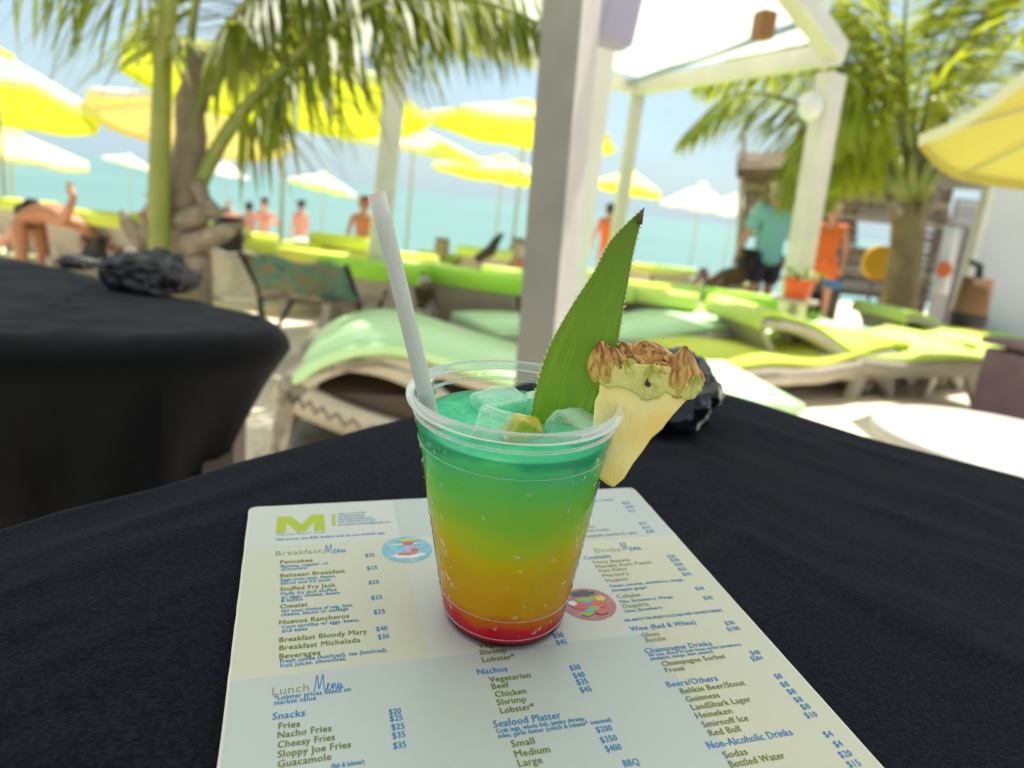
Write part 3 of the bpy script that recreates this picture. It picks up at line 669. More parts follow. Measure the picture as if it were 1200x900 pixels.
b.box((x0 + .5, 0, zt / 2), (1.0, .12, zt)); b.build('panel', M['gwall'], w1); b = MB(); b.box((x0 + .5, -.03, zt - .06), (1.04, .14, .06)); b.build('cap', M['gwall2'], w1)
b = MB(); b.box((x0 + .5, -.065, zt - .25), (.96, .02, .02)); b.build('batten', M['gwall2'], w1)
w2 = empty('pale_wall', TR(ground(pt(1185, 350, 8.2)), 0)); tag(w2, 'pale grey wall cut off by the right edge', 'wall')
a = pt(1178, 196, 8.2); zt = a.z - w2.location.z; b = MB(); b.box((a.x - w2.location.x + .85, 0, zt / 2), (1.9, .12, zt)); b.build('panel', M['gwall2'], w2)
b = MB(); b.box((a.x - w2.location.x - .12, -.01, zt / 2), (.06, .15, zt + .02)); b.build('corner_post', M['wpaint'], w2)
# drum and stool-like thing before the grey wall
p = pt(1142, 345, 7.6); u = empty('barrel', TR(ground(p), 0)); tag(u, 'black and brown drum in front of the lilac grey wall', 'barrel'); zt = pt(1140, 325, 7.6).z - u.location.z
b = MB(); b.lathe([(0, .0), (.13, 0), (.17, zt * .5), (.14, zt), (0, zt)], 18); b.build('drum', M['copper'], u, True)
b = MB(); b.lathe([(.175, zt * .45), (.178, zt * .55), (.175, zt * .6)], 18); b.build('hoop', M['black'], u); b = MB(); b.tube([(0, 0, zt), (-.02, 0, zt + .12), (-.12, 0, zt + .15)], [.04, .035, .03], 8); b.build('handle', M['black'], u)
p = pt(1108, 300, 9); u = empty('hanging_towel', TR(p)); tag(u, 'white towel with coral patch hanging left of the lilac grey wall', 'towel')
b = MB(); b.grid([[(-.10 + .05 * k + .01 * i, .02 * math.sin(k * 2), .35 - .16 * i) for k in range(5)] for i in range(6)]); o = b.build('cloth', M['whitec'], u, True); o.modifiers.new('t', 'SOLIDIFY').thickness = .01
b = MB(); b.tube([(0, -.03, -.16), (0, -.06, -.16)], .09, 14); b.build('coral_patch', M['orangec'], u)
b = MB(); b.beam((-.2, .03, .36), (.2, .03, .36), .02, .02); b.build('rail', M['wood'], u); b = MB(); b.beam((.2, .03, .36), (.2, .03, -1.0 ), .03, .03); b.build('upright', M['wood'], u)

# ------------------------------------------------------------------ palms
def leaflets(b, pts, L, n, droop, width, rr_, side=(-1, 1), hang=.5, t0=.12, jit=.25):
    P = spline(pts, 8); ds = [0]
    for i in range(1, len(P)): ds.append(ds[-1] + (P[i] - P[i - 1]).length)
    tot = ds[-1]; j = 0
    for i in range(n):
        t_ = t0 + (1 - t0) * i / (n - 1); d_ = t_ * tot
        while j < len(ds) - 2 and ds[j + 1] < d_: j += 1
        f = (d_ - ds[j]) / max(1e-6, ds[j + 1] - ds[j]); p = P[j].lerp(P[j + 1], f); tan = (P[j + 1] - P[j]).normalized()
        sd0 = tan.cross(V((0, 0, 1))); sd0 = sd0.normalized() if sd0.length > .05 else V((1, 0, 0))
        for s in side:
            ll = L * (math.sin(math.pi * min(1, .18 + t_ * .80)) ** .55) * rr_.uniform(.75, 1.1)
            d = (sd0 * s * rr_.uniform(.55, .9) + tan * rr_.uniform(.5, .85) + V((0, 0, -hang * rr_.uniform(.5, 1.4))) + V((rr_.gauss(0, jit), rr_.gauss(0, jit), 0)) * .4).normalized()
            w = width * rr_.uniform(.7, 1.15); q = p.copy(); seg = 4; rows = []
            wd = d.cross(V((0, 0, 1)) + tan * .4).normalized()
            for k in range(seg + 1):
                g_ = k / seg; ww = w * (.35 + 1.0 * g_ if g_ < .35 else 1.0 - ((g_ - .35) / .65) ** 1.5) + .0006
                rows.append([q - wd * ww / 2, q + wd * ww / 2])
                q = q + d * ll / seg; d = (d + V((0, 0, -droop * .33 * rr_.uniform(.6, 1.4)))).normalized()
            b.grid(rows)
def frond(parent, pts, L, n, droop, width, mleaf, rs, r0=.02, hang=.5, t0=.12, mst='stalk', side=(-1, 1)):
    rr_ = random.Random(rs); P = spline(pts, 6); b = MB()
    b.tube(P, [r0 * (1 - .85 * i / (len(P) - 1)) for i in range(len(P))], 7)
    st = b.build('frond', M[mst], parent, True)
    b = MB(); leaflets(b, pts, L, n, droop, width, rr_, side, hang, t0); o = b.build('leaflets', M[mleaf], st)
    return st
Yp = 3.3
base = ground(pt(215, 330, Yp)); palm = empty('palm_tree', Matrix.Translation(base)); tag(palm, 'young palm with shaggy grey base and dark fronds at left', 'palm tree')
PI_ = palm.matrix_world.inverted()
def q(px, py, Y): return PI_ @ pt(px, py, Y)
b = MB(); c0 = q(222, 120, Yp); b.tube([(0, 0, -.05), q(212, 300, Yp), q(218, 230, Yp), q(224, 160, Yp), c0, q(240, 60, Yp)], [.14, .13, .085, .065, .06, .04], 16); b.build('trunk', M['palmtrunk'], palm, True)
for (pts, r_) in (([(175, 300), (150, 262), (142, 246)], .05), ([(190, 300), (172, 268), (168, 255)], .05), ([(215, 290), (262, 272), (288, 262)], .06), ([(212, 260), (240, 250), (268, 246)], .055), ([(232, 215), (240, 235), (262, 250)], .04), ([(200, 310), (235, 312), (250, 330)], .07), ([(190, 320), (165, 300), (160, 290)], .06)):
    b = MB(); n_ = len(pts); b.tube([q(x, y, Yp - .08 - .02 * i) for i, (x, y) in enumerate(pts)], [r_, r_ * .7, .008], 8); b.build('frond_base', M['boot'], palm, True)
# the thick stalk and the fronds
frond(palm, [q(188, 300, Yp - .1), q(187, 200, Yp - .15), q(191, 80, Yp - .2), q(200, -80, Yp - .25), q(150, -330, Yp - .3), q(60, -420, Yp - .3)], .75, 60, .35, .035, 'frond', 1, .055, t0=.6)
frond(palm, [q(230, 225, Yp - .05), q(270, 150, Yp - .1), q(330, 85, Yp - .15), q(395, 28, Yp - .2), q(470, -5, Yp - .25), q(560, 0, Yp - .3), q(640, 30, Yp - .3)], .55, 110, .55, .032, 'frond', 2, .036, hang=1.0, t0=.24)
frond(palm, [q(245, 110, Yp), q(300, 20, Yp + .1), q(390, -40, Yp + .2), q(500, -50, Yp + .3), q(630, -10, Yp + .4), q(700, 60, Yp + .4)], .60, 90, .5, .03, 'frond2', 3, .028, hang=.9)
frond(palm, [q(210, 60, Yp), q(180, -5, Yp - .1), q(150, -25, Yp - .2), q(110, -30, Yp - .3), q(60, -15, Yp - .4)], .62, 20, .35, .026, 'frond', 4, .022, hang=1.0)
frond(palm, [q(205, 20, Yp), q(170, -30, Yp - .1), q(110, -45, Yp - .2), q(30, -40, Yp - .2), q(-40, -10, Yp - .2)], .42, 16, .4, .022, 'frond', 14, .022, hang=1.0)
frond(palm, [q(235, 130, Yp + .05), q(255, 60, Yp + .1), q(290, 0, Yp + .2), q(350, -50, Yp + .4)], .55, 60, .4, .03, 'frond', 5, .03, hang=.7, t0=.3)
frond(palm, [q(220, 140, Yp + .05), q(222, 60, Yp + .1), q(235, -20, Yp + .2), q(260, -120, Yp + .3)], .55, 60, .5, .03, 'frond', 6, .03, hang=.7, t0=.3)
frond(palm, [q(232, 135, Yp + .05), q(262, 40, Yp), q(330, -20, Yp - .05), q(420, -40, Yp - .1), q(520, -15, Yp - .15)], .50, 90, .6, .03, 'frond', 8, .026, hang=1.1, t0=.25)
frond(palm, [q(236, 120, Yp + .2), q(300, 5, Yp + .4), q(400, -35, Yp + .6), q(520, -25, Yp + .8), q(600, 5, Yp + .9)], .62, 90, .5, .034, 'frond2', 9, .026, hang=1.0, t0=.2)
# right palm
Y2 = 9.0; base = ground(pt(1062, 335, Y2)); palm2 = empty('palm_tree', Matrix.Translation(base)); tag(palm2, 'bright sunlit palm with thick trunk in front of the wooden hut', 'palm tree')
PI_ = palm2.matrix_world.inverted()
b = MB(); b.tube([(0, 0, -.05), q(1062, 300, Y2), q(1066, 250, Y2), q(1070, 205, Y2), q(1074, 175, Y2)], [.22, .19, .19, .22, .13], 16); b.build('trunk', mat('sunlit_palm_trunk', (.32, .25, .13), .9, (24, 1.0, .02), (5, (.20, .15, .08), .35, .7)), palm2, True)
for i, (x, y, x2, y2) in enumerate([(1055, 235, 1030, 195), (1060, 235, 1045, 190), (1080, 235, 1105, 188), (1075, 225, 1092, 180), (1066, 230, 1068, 175), (1052, 255, 1040, 222), (1084, 250, 1098, 215)]):
    b = MB(); b.tube([q(x, y, Y2 - .28), q((x + x2) / 2, (y + y2) / 2, Y2 - .3), q(x2, y2, Y2 - .25)], [.08, .07, .03], 8); b.build('frond_base', M['stalk'] if i < 5 else M['boot'], palm2, True)
F2 = [([(1064, 210), (1000, 160), (930, 120), (860, 110), (800, 160)], 1.0, .7), ([(1064, 200), (1020, 130), (960, 90), (890, 75), (815, 100)], 1.0, .6),
      ([(1066, 200), (1040, 100), (1000, 20), (940, -40), (880, -40)], 1.0, .5), ([(1068, 200), (1060, 100), (1062, 0), (1080, -90)], 1.0, .4),
      ([(1070, 200), (1090, 110), (1120, 30), (1170, -40)], .95, .4), ([(1074, 205), (1110, 140), (1150, 90), (1190, 40), (1260, 0)], .9, .5),
      ([(1060, 205), (1030, 180), (990, 175), (950, 190), (925, 235)], .75, .8), ([(1066, 205), (1020, 110), (950, 40), (900, 20), (850, 20)], .95, .5),
      ([(1066, 200), (1050, 120), (1025, 50), (985, 5)], .9, .5), ([(1068, 200), (1075, 110), (1095, 40), (1130, -30)], .9, .5), ([(1062, 205), (1035, 150), (1000, 120), (965, 140), (945, 190)], .8, .9), ([(1060, 205), (1010, 170), (960, 160), (920, 190), (905, 240)], .8, .9), ([(1068, 200), (1050, 80), (1030, -10), (1010, -80)], 1.0, .5), ([(1072, 200), (1100, 100), (1150, 20), (1210, -30)], .9, .6), ([(1064, 205), (1015, 120), (960, 60), (900, 50), (850, 70)], .9, .7), ([(1062, 205), (1020, 190), (985, 200), (965, 235)], .6, .9)]
for i, (pl, L_, hg) in enumerate(F2):
    n_ = len(pl); pts = [q(x, y, Y2 + (.35 * math.sin(i * 1.7)) * k) for k, (x, y) in enumerate(pl)]
    frond(palm2, pts, L_, 80, .5, .075, 'frond2', 40 + i, .04, hang=hg, t0=.22)

# ------------------------------------------------------------------ near table
tp_ = {k: tl(*k) for k in ((0, 617), (340, 517), (476, 487), (820, 450), (1010, 502), (1200, 562))}
def line_x(p1, p2, p3, p4):
    d1, d2 = p2 - p1, p4 - p3; c = d1.x * d2.y - d1.y * d2.x; t_ = ((p3.x - p1.x) * d2.y - (p3.y - p1.y) * d2.x) / c; return p1 + d1 * t_
K = line_x(tp_[(0, 617)], tp_[(476, 487)], tp_[(820, 450)], tp_[(1200, 562)]); K.z = 0
d1 = (tp_[(0, 617)] - tp_[(476, 487)]); d1.z = 0; d1.normalize(); d2 = (tp_[(1200, 562)] - tp_[(820, 450)]); d2.z = 0; d2.normalize()
SZ = 1.0
corners = [K, K + d2 * SZ, K + d2 * SZ + d1 * SZ, K + d1 * SZ]
def rounded(cs, rad, nseg=14, nedge=16):
    out = []; n = len(cs)
    for i in range(n):
        p, c, x = cs[i - 1], cs[i], cs[(i + 1) % n]; a = (p - c).normalized(); e = (x - c).normalized()
        P0, P2 = c + a * rad, c + e * rad
        for k in range(nseg + 1):
            t_ = k / nseg; out.append(P0 * (1 - t_) ** 2 + c * 2 * t_ * (1 - t_) + P2 * t_ ** 2)
        nx = cs[(i + 1) % n]; f = (nx - c).normalized(); Q = nx - f * rad
        for k in range(1, nedge): out.append(P2.lerp(Q, k / nedge))
    return out
def drape(outline, skirt, wr, flare=.06, nin=90, nsk=16, folds=9, seed=0, inr=.016, fa=.04):
    c = sum(outline, V()) / len(outline); rows = []
    n = len(outline)
    for i in range(nin + 1):
        f = i / nin; f = f ** .8; rows.append([c.lerp(p, max(f, .002)) for p in outline])
    nrm = [(outline[(i + 1) % n] - outline[i - 1]).cross(V((0, 0, 1))).normalized() for i in range(n)]
    if (outline[0] - c).dot(nrm[0]) < 0: nrm = [-v for v in nrm]
    for i in range(1, 6):
        a = i / 5 * math.pi / 2; rows.append([outline[k] + nrm[k] * inr * math.sin(a) + V((0, 0, -inr * (1 - math.cos(a)))) for k in range(n)])
    for i in range(1, nsk + 1):
        f = i / nsk; row = []
        for k in range(n):
            th = k / n * 2 * math.pi
            w = math.sin(th * folds + 1.5 * math.sin(th * 3 + seed)) * .5 + .5 * math.sin(th * folds * 2.3 + seed)
            row.append(outline[k] + nrm[k] * (inr + f * flare + fa * w * f) + V((0, 0, -inr - skirt * f)))
        rows.append(row)
    b = MB(); b.grid(rows, closed=True)
    if wr:
        for v in b.v:
            if v.z > -.02: v.z += wr * (fnoise(v.x + seed, v.y * 1.6, 0, 5) * .9 + .35 * fnoise(v.x * 2 + 9, v.y, 3, 9)) + wr * .9 * max(0, 1 - abs(fnoise(v.x * .8 + v.y * .5 + seed, v.y * .7 - v.x, 5, 4)) * 9)
    b.f = [f for f in b.f]; return b
tbl = empty('cafe_table', TM.copy()); tag(tbl, 'square cafe table hidden under the near black cloth', 'table')
b = MB(); o_ = rounded(corners, .055); n_ = len(o_); b.grid([[V((p.x, p.y, z)) for p in o_] for z in (-.008, -.032)], closed=True)
cc = sum(o_, V()) / n_; 
vs = [cc + (p - cc) * .995 for p in o_]; b.add([V((p.x, p.y, -.008)) for p in vs], [tuple(range(n_))]); b.add([V((p.x, p.y, -.032)) for p in vs], [tuple(range(n_))]); b.build('tabletop', M['woodl'], tbl)
for c in corners:
    cl = c.lerp(cc, .18); b = MB(); b.beam((cl.x, cl.y, -.033), (cl.x + .0, cl.y, -.76), .05, .05, V((0, 1, 0))); b.build('leg', M['wood'], tbl)
b = drape(o_, .34, .0034, .05, folds=7, inr=.012); b.f = [tuple(reversed(f)) for f in b.f]
cl = b.build('tablecloth', M['cloth'], smooth=True); cl.matrix_world = TM @ Matrix.Translation((0, 0, -.0035)); tag(cl, 'black cloth covering the near table under the menu', 'tablecloth')

# left table
zt = .745
P_ = {k: onz(k[0], k[1], zt) for k in ((-10, 300), (298, 356), (-10, 384))}
B_ = onz(392, 392, zt); F_ = onz(-10, 390, zt); Bk = onz(-10, 298, zt)
d1 = (F_ - B_); d1.normalize(); d2 = (Bk - B_).normalized()
lt = [B_, B_ + d2 * 1.1, B_ + d2 * 1.1 + d1 * .85, B_ + d1 * .85]
lt = [V((v.x, v.y, 0)) for v in lt]
ltb = empty('cafe_table', Matrix.Translation((0, 0, zt))); tag(ltb, 'cafe table hidden under the black cloth at left', 'table')
o_ = rounded(lt, .24); cc = sum(o_, V()) / len(o_); n_ = len(o_)
b = MB(); b.grid([[V((p.x, p.y, z)) for p in o_] for z in (-.008, -.032)], closed=True); b.add([V((p.x, p.y, -.008)) for p in o_], [tuple(range(n_))]); b.add([V((p.x, p.y, -.032)) for p in o_], [tuple(range(n_))]); b.build('tabletop', M['woodl'], ltb)
for c in lt:
    cl = c.lerp(cc, .2); b = MB(); b.beam((cl.x, cl.y, -.033), (cl.x, cl.y, -zt), .05, .05, V((0, 1, 0))); b.build('leg', M['wood'], ltb)
b = drape(o_, .42, .005, -.24, folds=9, seed=2, inr=.035, fa=.075)
if True: b.f = [tuple(reversed(f)) for f in b.f]
cl = b.build('tablecloth', M['cloth2'], smooth=True); cl.matrix_world = Matrix.Translation((0, 0, zt)); tag(cl, 'black cloth hanging in folds over the left table', 'tablecloth')

# ------------------------------------------------------------------ rocks
def rock(name, m, rad, scl, seed, amp, freq, facet=False, sub=5):
    bm = bmesh.new(); bmesh.ops.create_icosphere(bm, subdivisions=sub, radius=1)
    for v in bm.verts:
        d = v.co.normalized(); k = 1 + amp * noise.fractal(d * freq + V((seed, seed, 0)), .9, 2.0, 5)
        if facet: k += .10 * abs(noise.noise(d * 2.2 + V((seed, 3, 1))))
        v.co = V((d.x * scl[0], d.y * scl[1], d.z * scl[2])) * k * rad
        if v.co.z < -scl[2] * rad * .55: v.co.z = -scl[2] * rad * .55
    me = bpy.data.meshes.new(name); bm.to_mesh(me); bm.free(); me.materials.append(m)
    me.polygons.foreach_set('use_smooth', [not facet] * len(me.polygons)); return me
pb = onz(160, 345, zt + .003); w = 50 / 850 * pb.y
me = rock('dark_rock', M['rock'], w, (1.05, .8, .68), 3, .28, 1.6); o = link('dark_rock', me); o.matrix_world = TR(pb + V((-.003, .05, w * .37)), 10); tag(o, 'dark pitted rock with a small pale barnacle on the left table', 'rock')
me = rock('barnacle', M['shell'], w * .16, (1, 1, .7), 5, .2, 2, sub=3); s_ = link('barnacle', me, o); s_.location = (-w * .28, -w * .42, w * .60)
me = rock('dark_rock', M['rock'], w * .42, (1.3, .9, .6), 9, .3, 1.6, sub=4); o = link('dark_rock', me); pb2 = onz(92, 313, zt); o.matrix_world = TR(pb2 + V((0, .0, w * .10))); tag(o, 'small dark stone left of the pitted rock on the left table', 'rock')
pb = thit(808, 505); pc = thit(775, 505)
me = rock('black_stone', M['obsid'], .043, (1.05, .9, .85), 12, .22, 1.3, facet=True, sub=5); me.polygons.foreach_set('use_smooth', [True] * len(me.polygons)); o = link('black_stone', me)
o.matrix_world = TM @ Matrix.Translation((TI @ pb) + V((-.012, .028, .0225))); tag(o, 'glossy black stone with pale vein behind the pineapple wedge', 'rock')
b = MB()
bm = bmesh.new(); bm.from_mesh(me)
from mathutils.bvhtree import BVHTree
bv = BVHTree.FromBMesh(bm)
def onrock(x, z):
    h = bv.ray_cast(V((x, -1, z)), V((0, 1, 0))); return h[0] if h[0] else None
for path, ww in (([(.034, .018), (.033, .010), (.036, .003), (.033, -.004), (.024, -.010), (.016, -.014), (.012, -.019)], .0045), ([(.022, .008), (.028, .004)], .003), ([(.000, -.002), (.002, -.003)], .003)):
    sp = spline([(x, z) for x, z in path], 5); rows = []
    for i, s_ in enumerate(sp):
        k = ww * (.5 + .6 * abs(math.sin(i * .9))); a, c = onrock(s_.x - k / 2, s_.y + k / 3), onrock(s_.x + k / 2, s_.y - k / 3)
        if a and c: rows.append([a + V((0, -.0006, 0)), c + V((0, -.0006, 0))])
    if len(rows) > 1: b.grid(rows)
bm.free()
v_ = b.build('mineral_vein', M['vein'], o)

# ------------------------------------------------------------------ menu
PW = .0022
c_tl, c_tr = tl(292, 594, PW), tl(742, 571, PW); MW = (c_tr - c_tl).x + .0
mo = c_tl.copy(); mo.z = 0
mbotL = tl(258, 905, PW)
LEN = .26 if True else 0
menu = empty('menu_card', TM @ Matrix.Translation((mo.x, mo.y, 0))); tag(menu, 'laminated two tone menu card lying under the drink', 'menu')
MMI = menu.matrix_world.inverted()
def ml(px, py, h=PW): p = MMI @ thit(px, py, h); return p
paper = dict(rough=.42, Coat_Weight=.35, Coat_Roughness=.25)
mc = mat('cream_lamination', (.45, .455, .33), var=(6, (.475, .475, .355), .3, .7), bump=(70, .15, .0003), **paper); mblu = mat('pale_blue_lamination', (.37, .425, .385), var=(6, (.395, .44, .405), .3, .7), bump=(70, .15, .0003), **paper)
mw_ = mat('white_lamination', (.46, .485, .42), bump=(70, .15, .0003), **paper)
medge = mat('frayed_card_edge', (.60, .58, .50), .9, (400, .8, .0006))
u1 = ml(462, 588).x; u1b = ml(520, 800).x; u2 = ml(735, 640).x; u2b = ml(815, 880).x
uA = (u1 + ml(497, 760).x) / 2; uB = ml(745, 720).x
vA = ml(330, 640).y; vB = ml(330, 791).y; vC = ml(720, 632).y
xs_ = [0, uA, uB, MW]; yl = [0, vA, vC, vB, -LEN]; 
ysrt = sorted(set([0, vA, vB, vC, -LEN]), reverse=True)
b = MB(); r_ = .005
# slab: rounded outline
ol = rounded([V((0, 0, 0)), V((MW, 0, 0)), V((MW, -LEN, 0)), V((0, -LEN, 0))], r_, 5, 30)
for p in ol: 
    e_ = .00035 * fnoise(p.x * 90, p.y * 90, 0, 1); p.x += e_; p.y += e_
b.grid([[V((p.x, p.y, z)) for p in ol] for z in (.0004, PW - .0003)], closed=True); nn = len(ol)
b.add([V((p.x, p.y, .0004)) for p in ol], [tuple(range(nn))]); b.add([V((p.x, p.y, PW - .0003)) for p in ol], [tuple(range(nn))])
b.build('board', medge, menu)
def mpanel(x0, x1, y0, y1, m):
    q_ = MB(); q_.add([(x0, y0, PW), (x1, y0, PW), (x1, y1, PW), (x0, y1, PW)], [(0, 3, 2, 1)]); o = q_.build('printed_panel', m, menu); return o
e = .0012
mpanel(e, uA, vA, -e, mw_); mpanel(e, uA, vB, vA, mc); mpanel(e, uA, -LEN + e, vB, mblu)
mpanel(uA, uB, vA, -e, mblu); mpanel(uA, uB, vB, vA, mw_); mpanel(uA, uB, -LEN + e, vB, mblu)
mpanel(uB, MW - e, vC, -e, mblu); mpanel(uB, MW - e, -LEN + e, vC, mc)
inkO = mat('olive_ink', (.12, .15, .015), .5); inkB = mat('blue_ink', (.02, .17, .38), .5); inkG = mat('grey_olive_ink', (.20, .23, .11), .5); inkL = mat('lime_ink', (.33, .40, .01), .5)
dgq = bpy.context.evaluated_depsgraph_get
def text_mesh(s, bold):
    cu = bpy.data.curves.new('t', 'FONT'); cu.body = s; cu.size = 1; cu.offset = 0; cu.resolution_u = 2; cu.space_character = 1.06
    o = bpy.data.objects.new('t', cu); col.objects.link(o); me = bpy.data.meshes.new_from_object(o.evaluated_get(dgq())); bpy.data.objects.remove(o); bpy.data.curves.remove(cu); return me
def line(s, ink, x0, y0, x1, size, bold=.018, h=.00012):
    bold *= .35
    me = text_mesh(s, bold); xs2 = [v.co.x for v in me.vertices]; w0, w1 = min(xs2), max(xs2)
    a = ml(x0, y0); yr = y0 - (x1 - x0) * .12; c = ml(x1, yr)
    # the end of the line lies on the same row of the card as its start
    for _ in range(6):
        yr += (c.y - a.y) * 1200; c = ml(x1, yr)
    W_ = c.x - a.x; kx = W_ / (w1 - w0)
    for v in me.vertices: v.co = V((a.x + (v.co.x - w0) * kx, a.y + v.co.y * size * .86, PW + h))
    if bold > .001:                                   # heavier stroke: the letters are printed twice, slightly apart
        vs = [tuple(v.co) for v in me.vertices]; fs = [tuple(p_.vertices) for p_ in me.polygons]; nv_ = len(vs); dx = size * .045
        m2_ = bpy.data.meshes.new('line'); m2_.from_pydata(vs + [(x_ + dx, y_ + dx * .3, z_ + .00003) for x_, y_, z_ in vs], [], fs + [tuple(i_ + nv_ for i_ in f_) for f_ in fs]); bpy.data.meshes.remove(me); me = m2_
    me.materials.append(ink); return link('printed_line', me, menu)
S1, S2, S3 = .0056, .0043, .0052
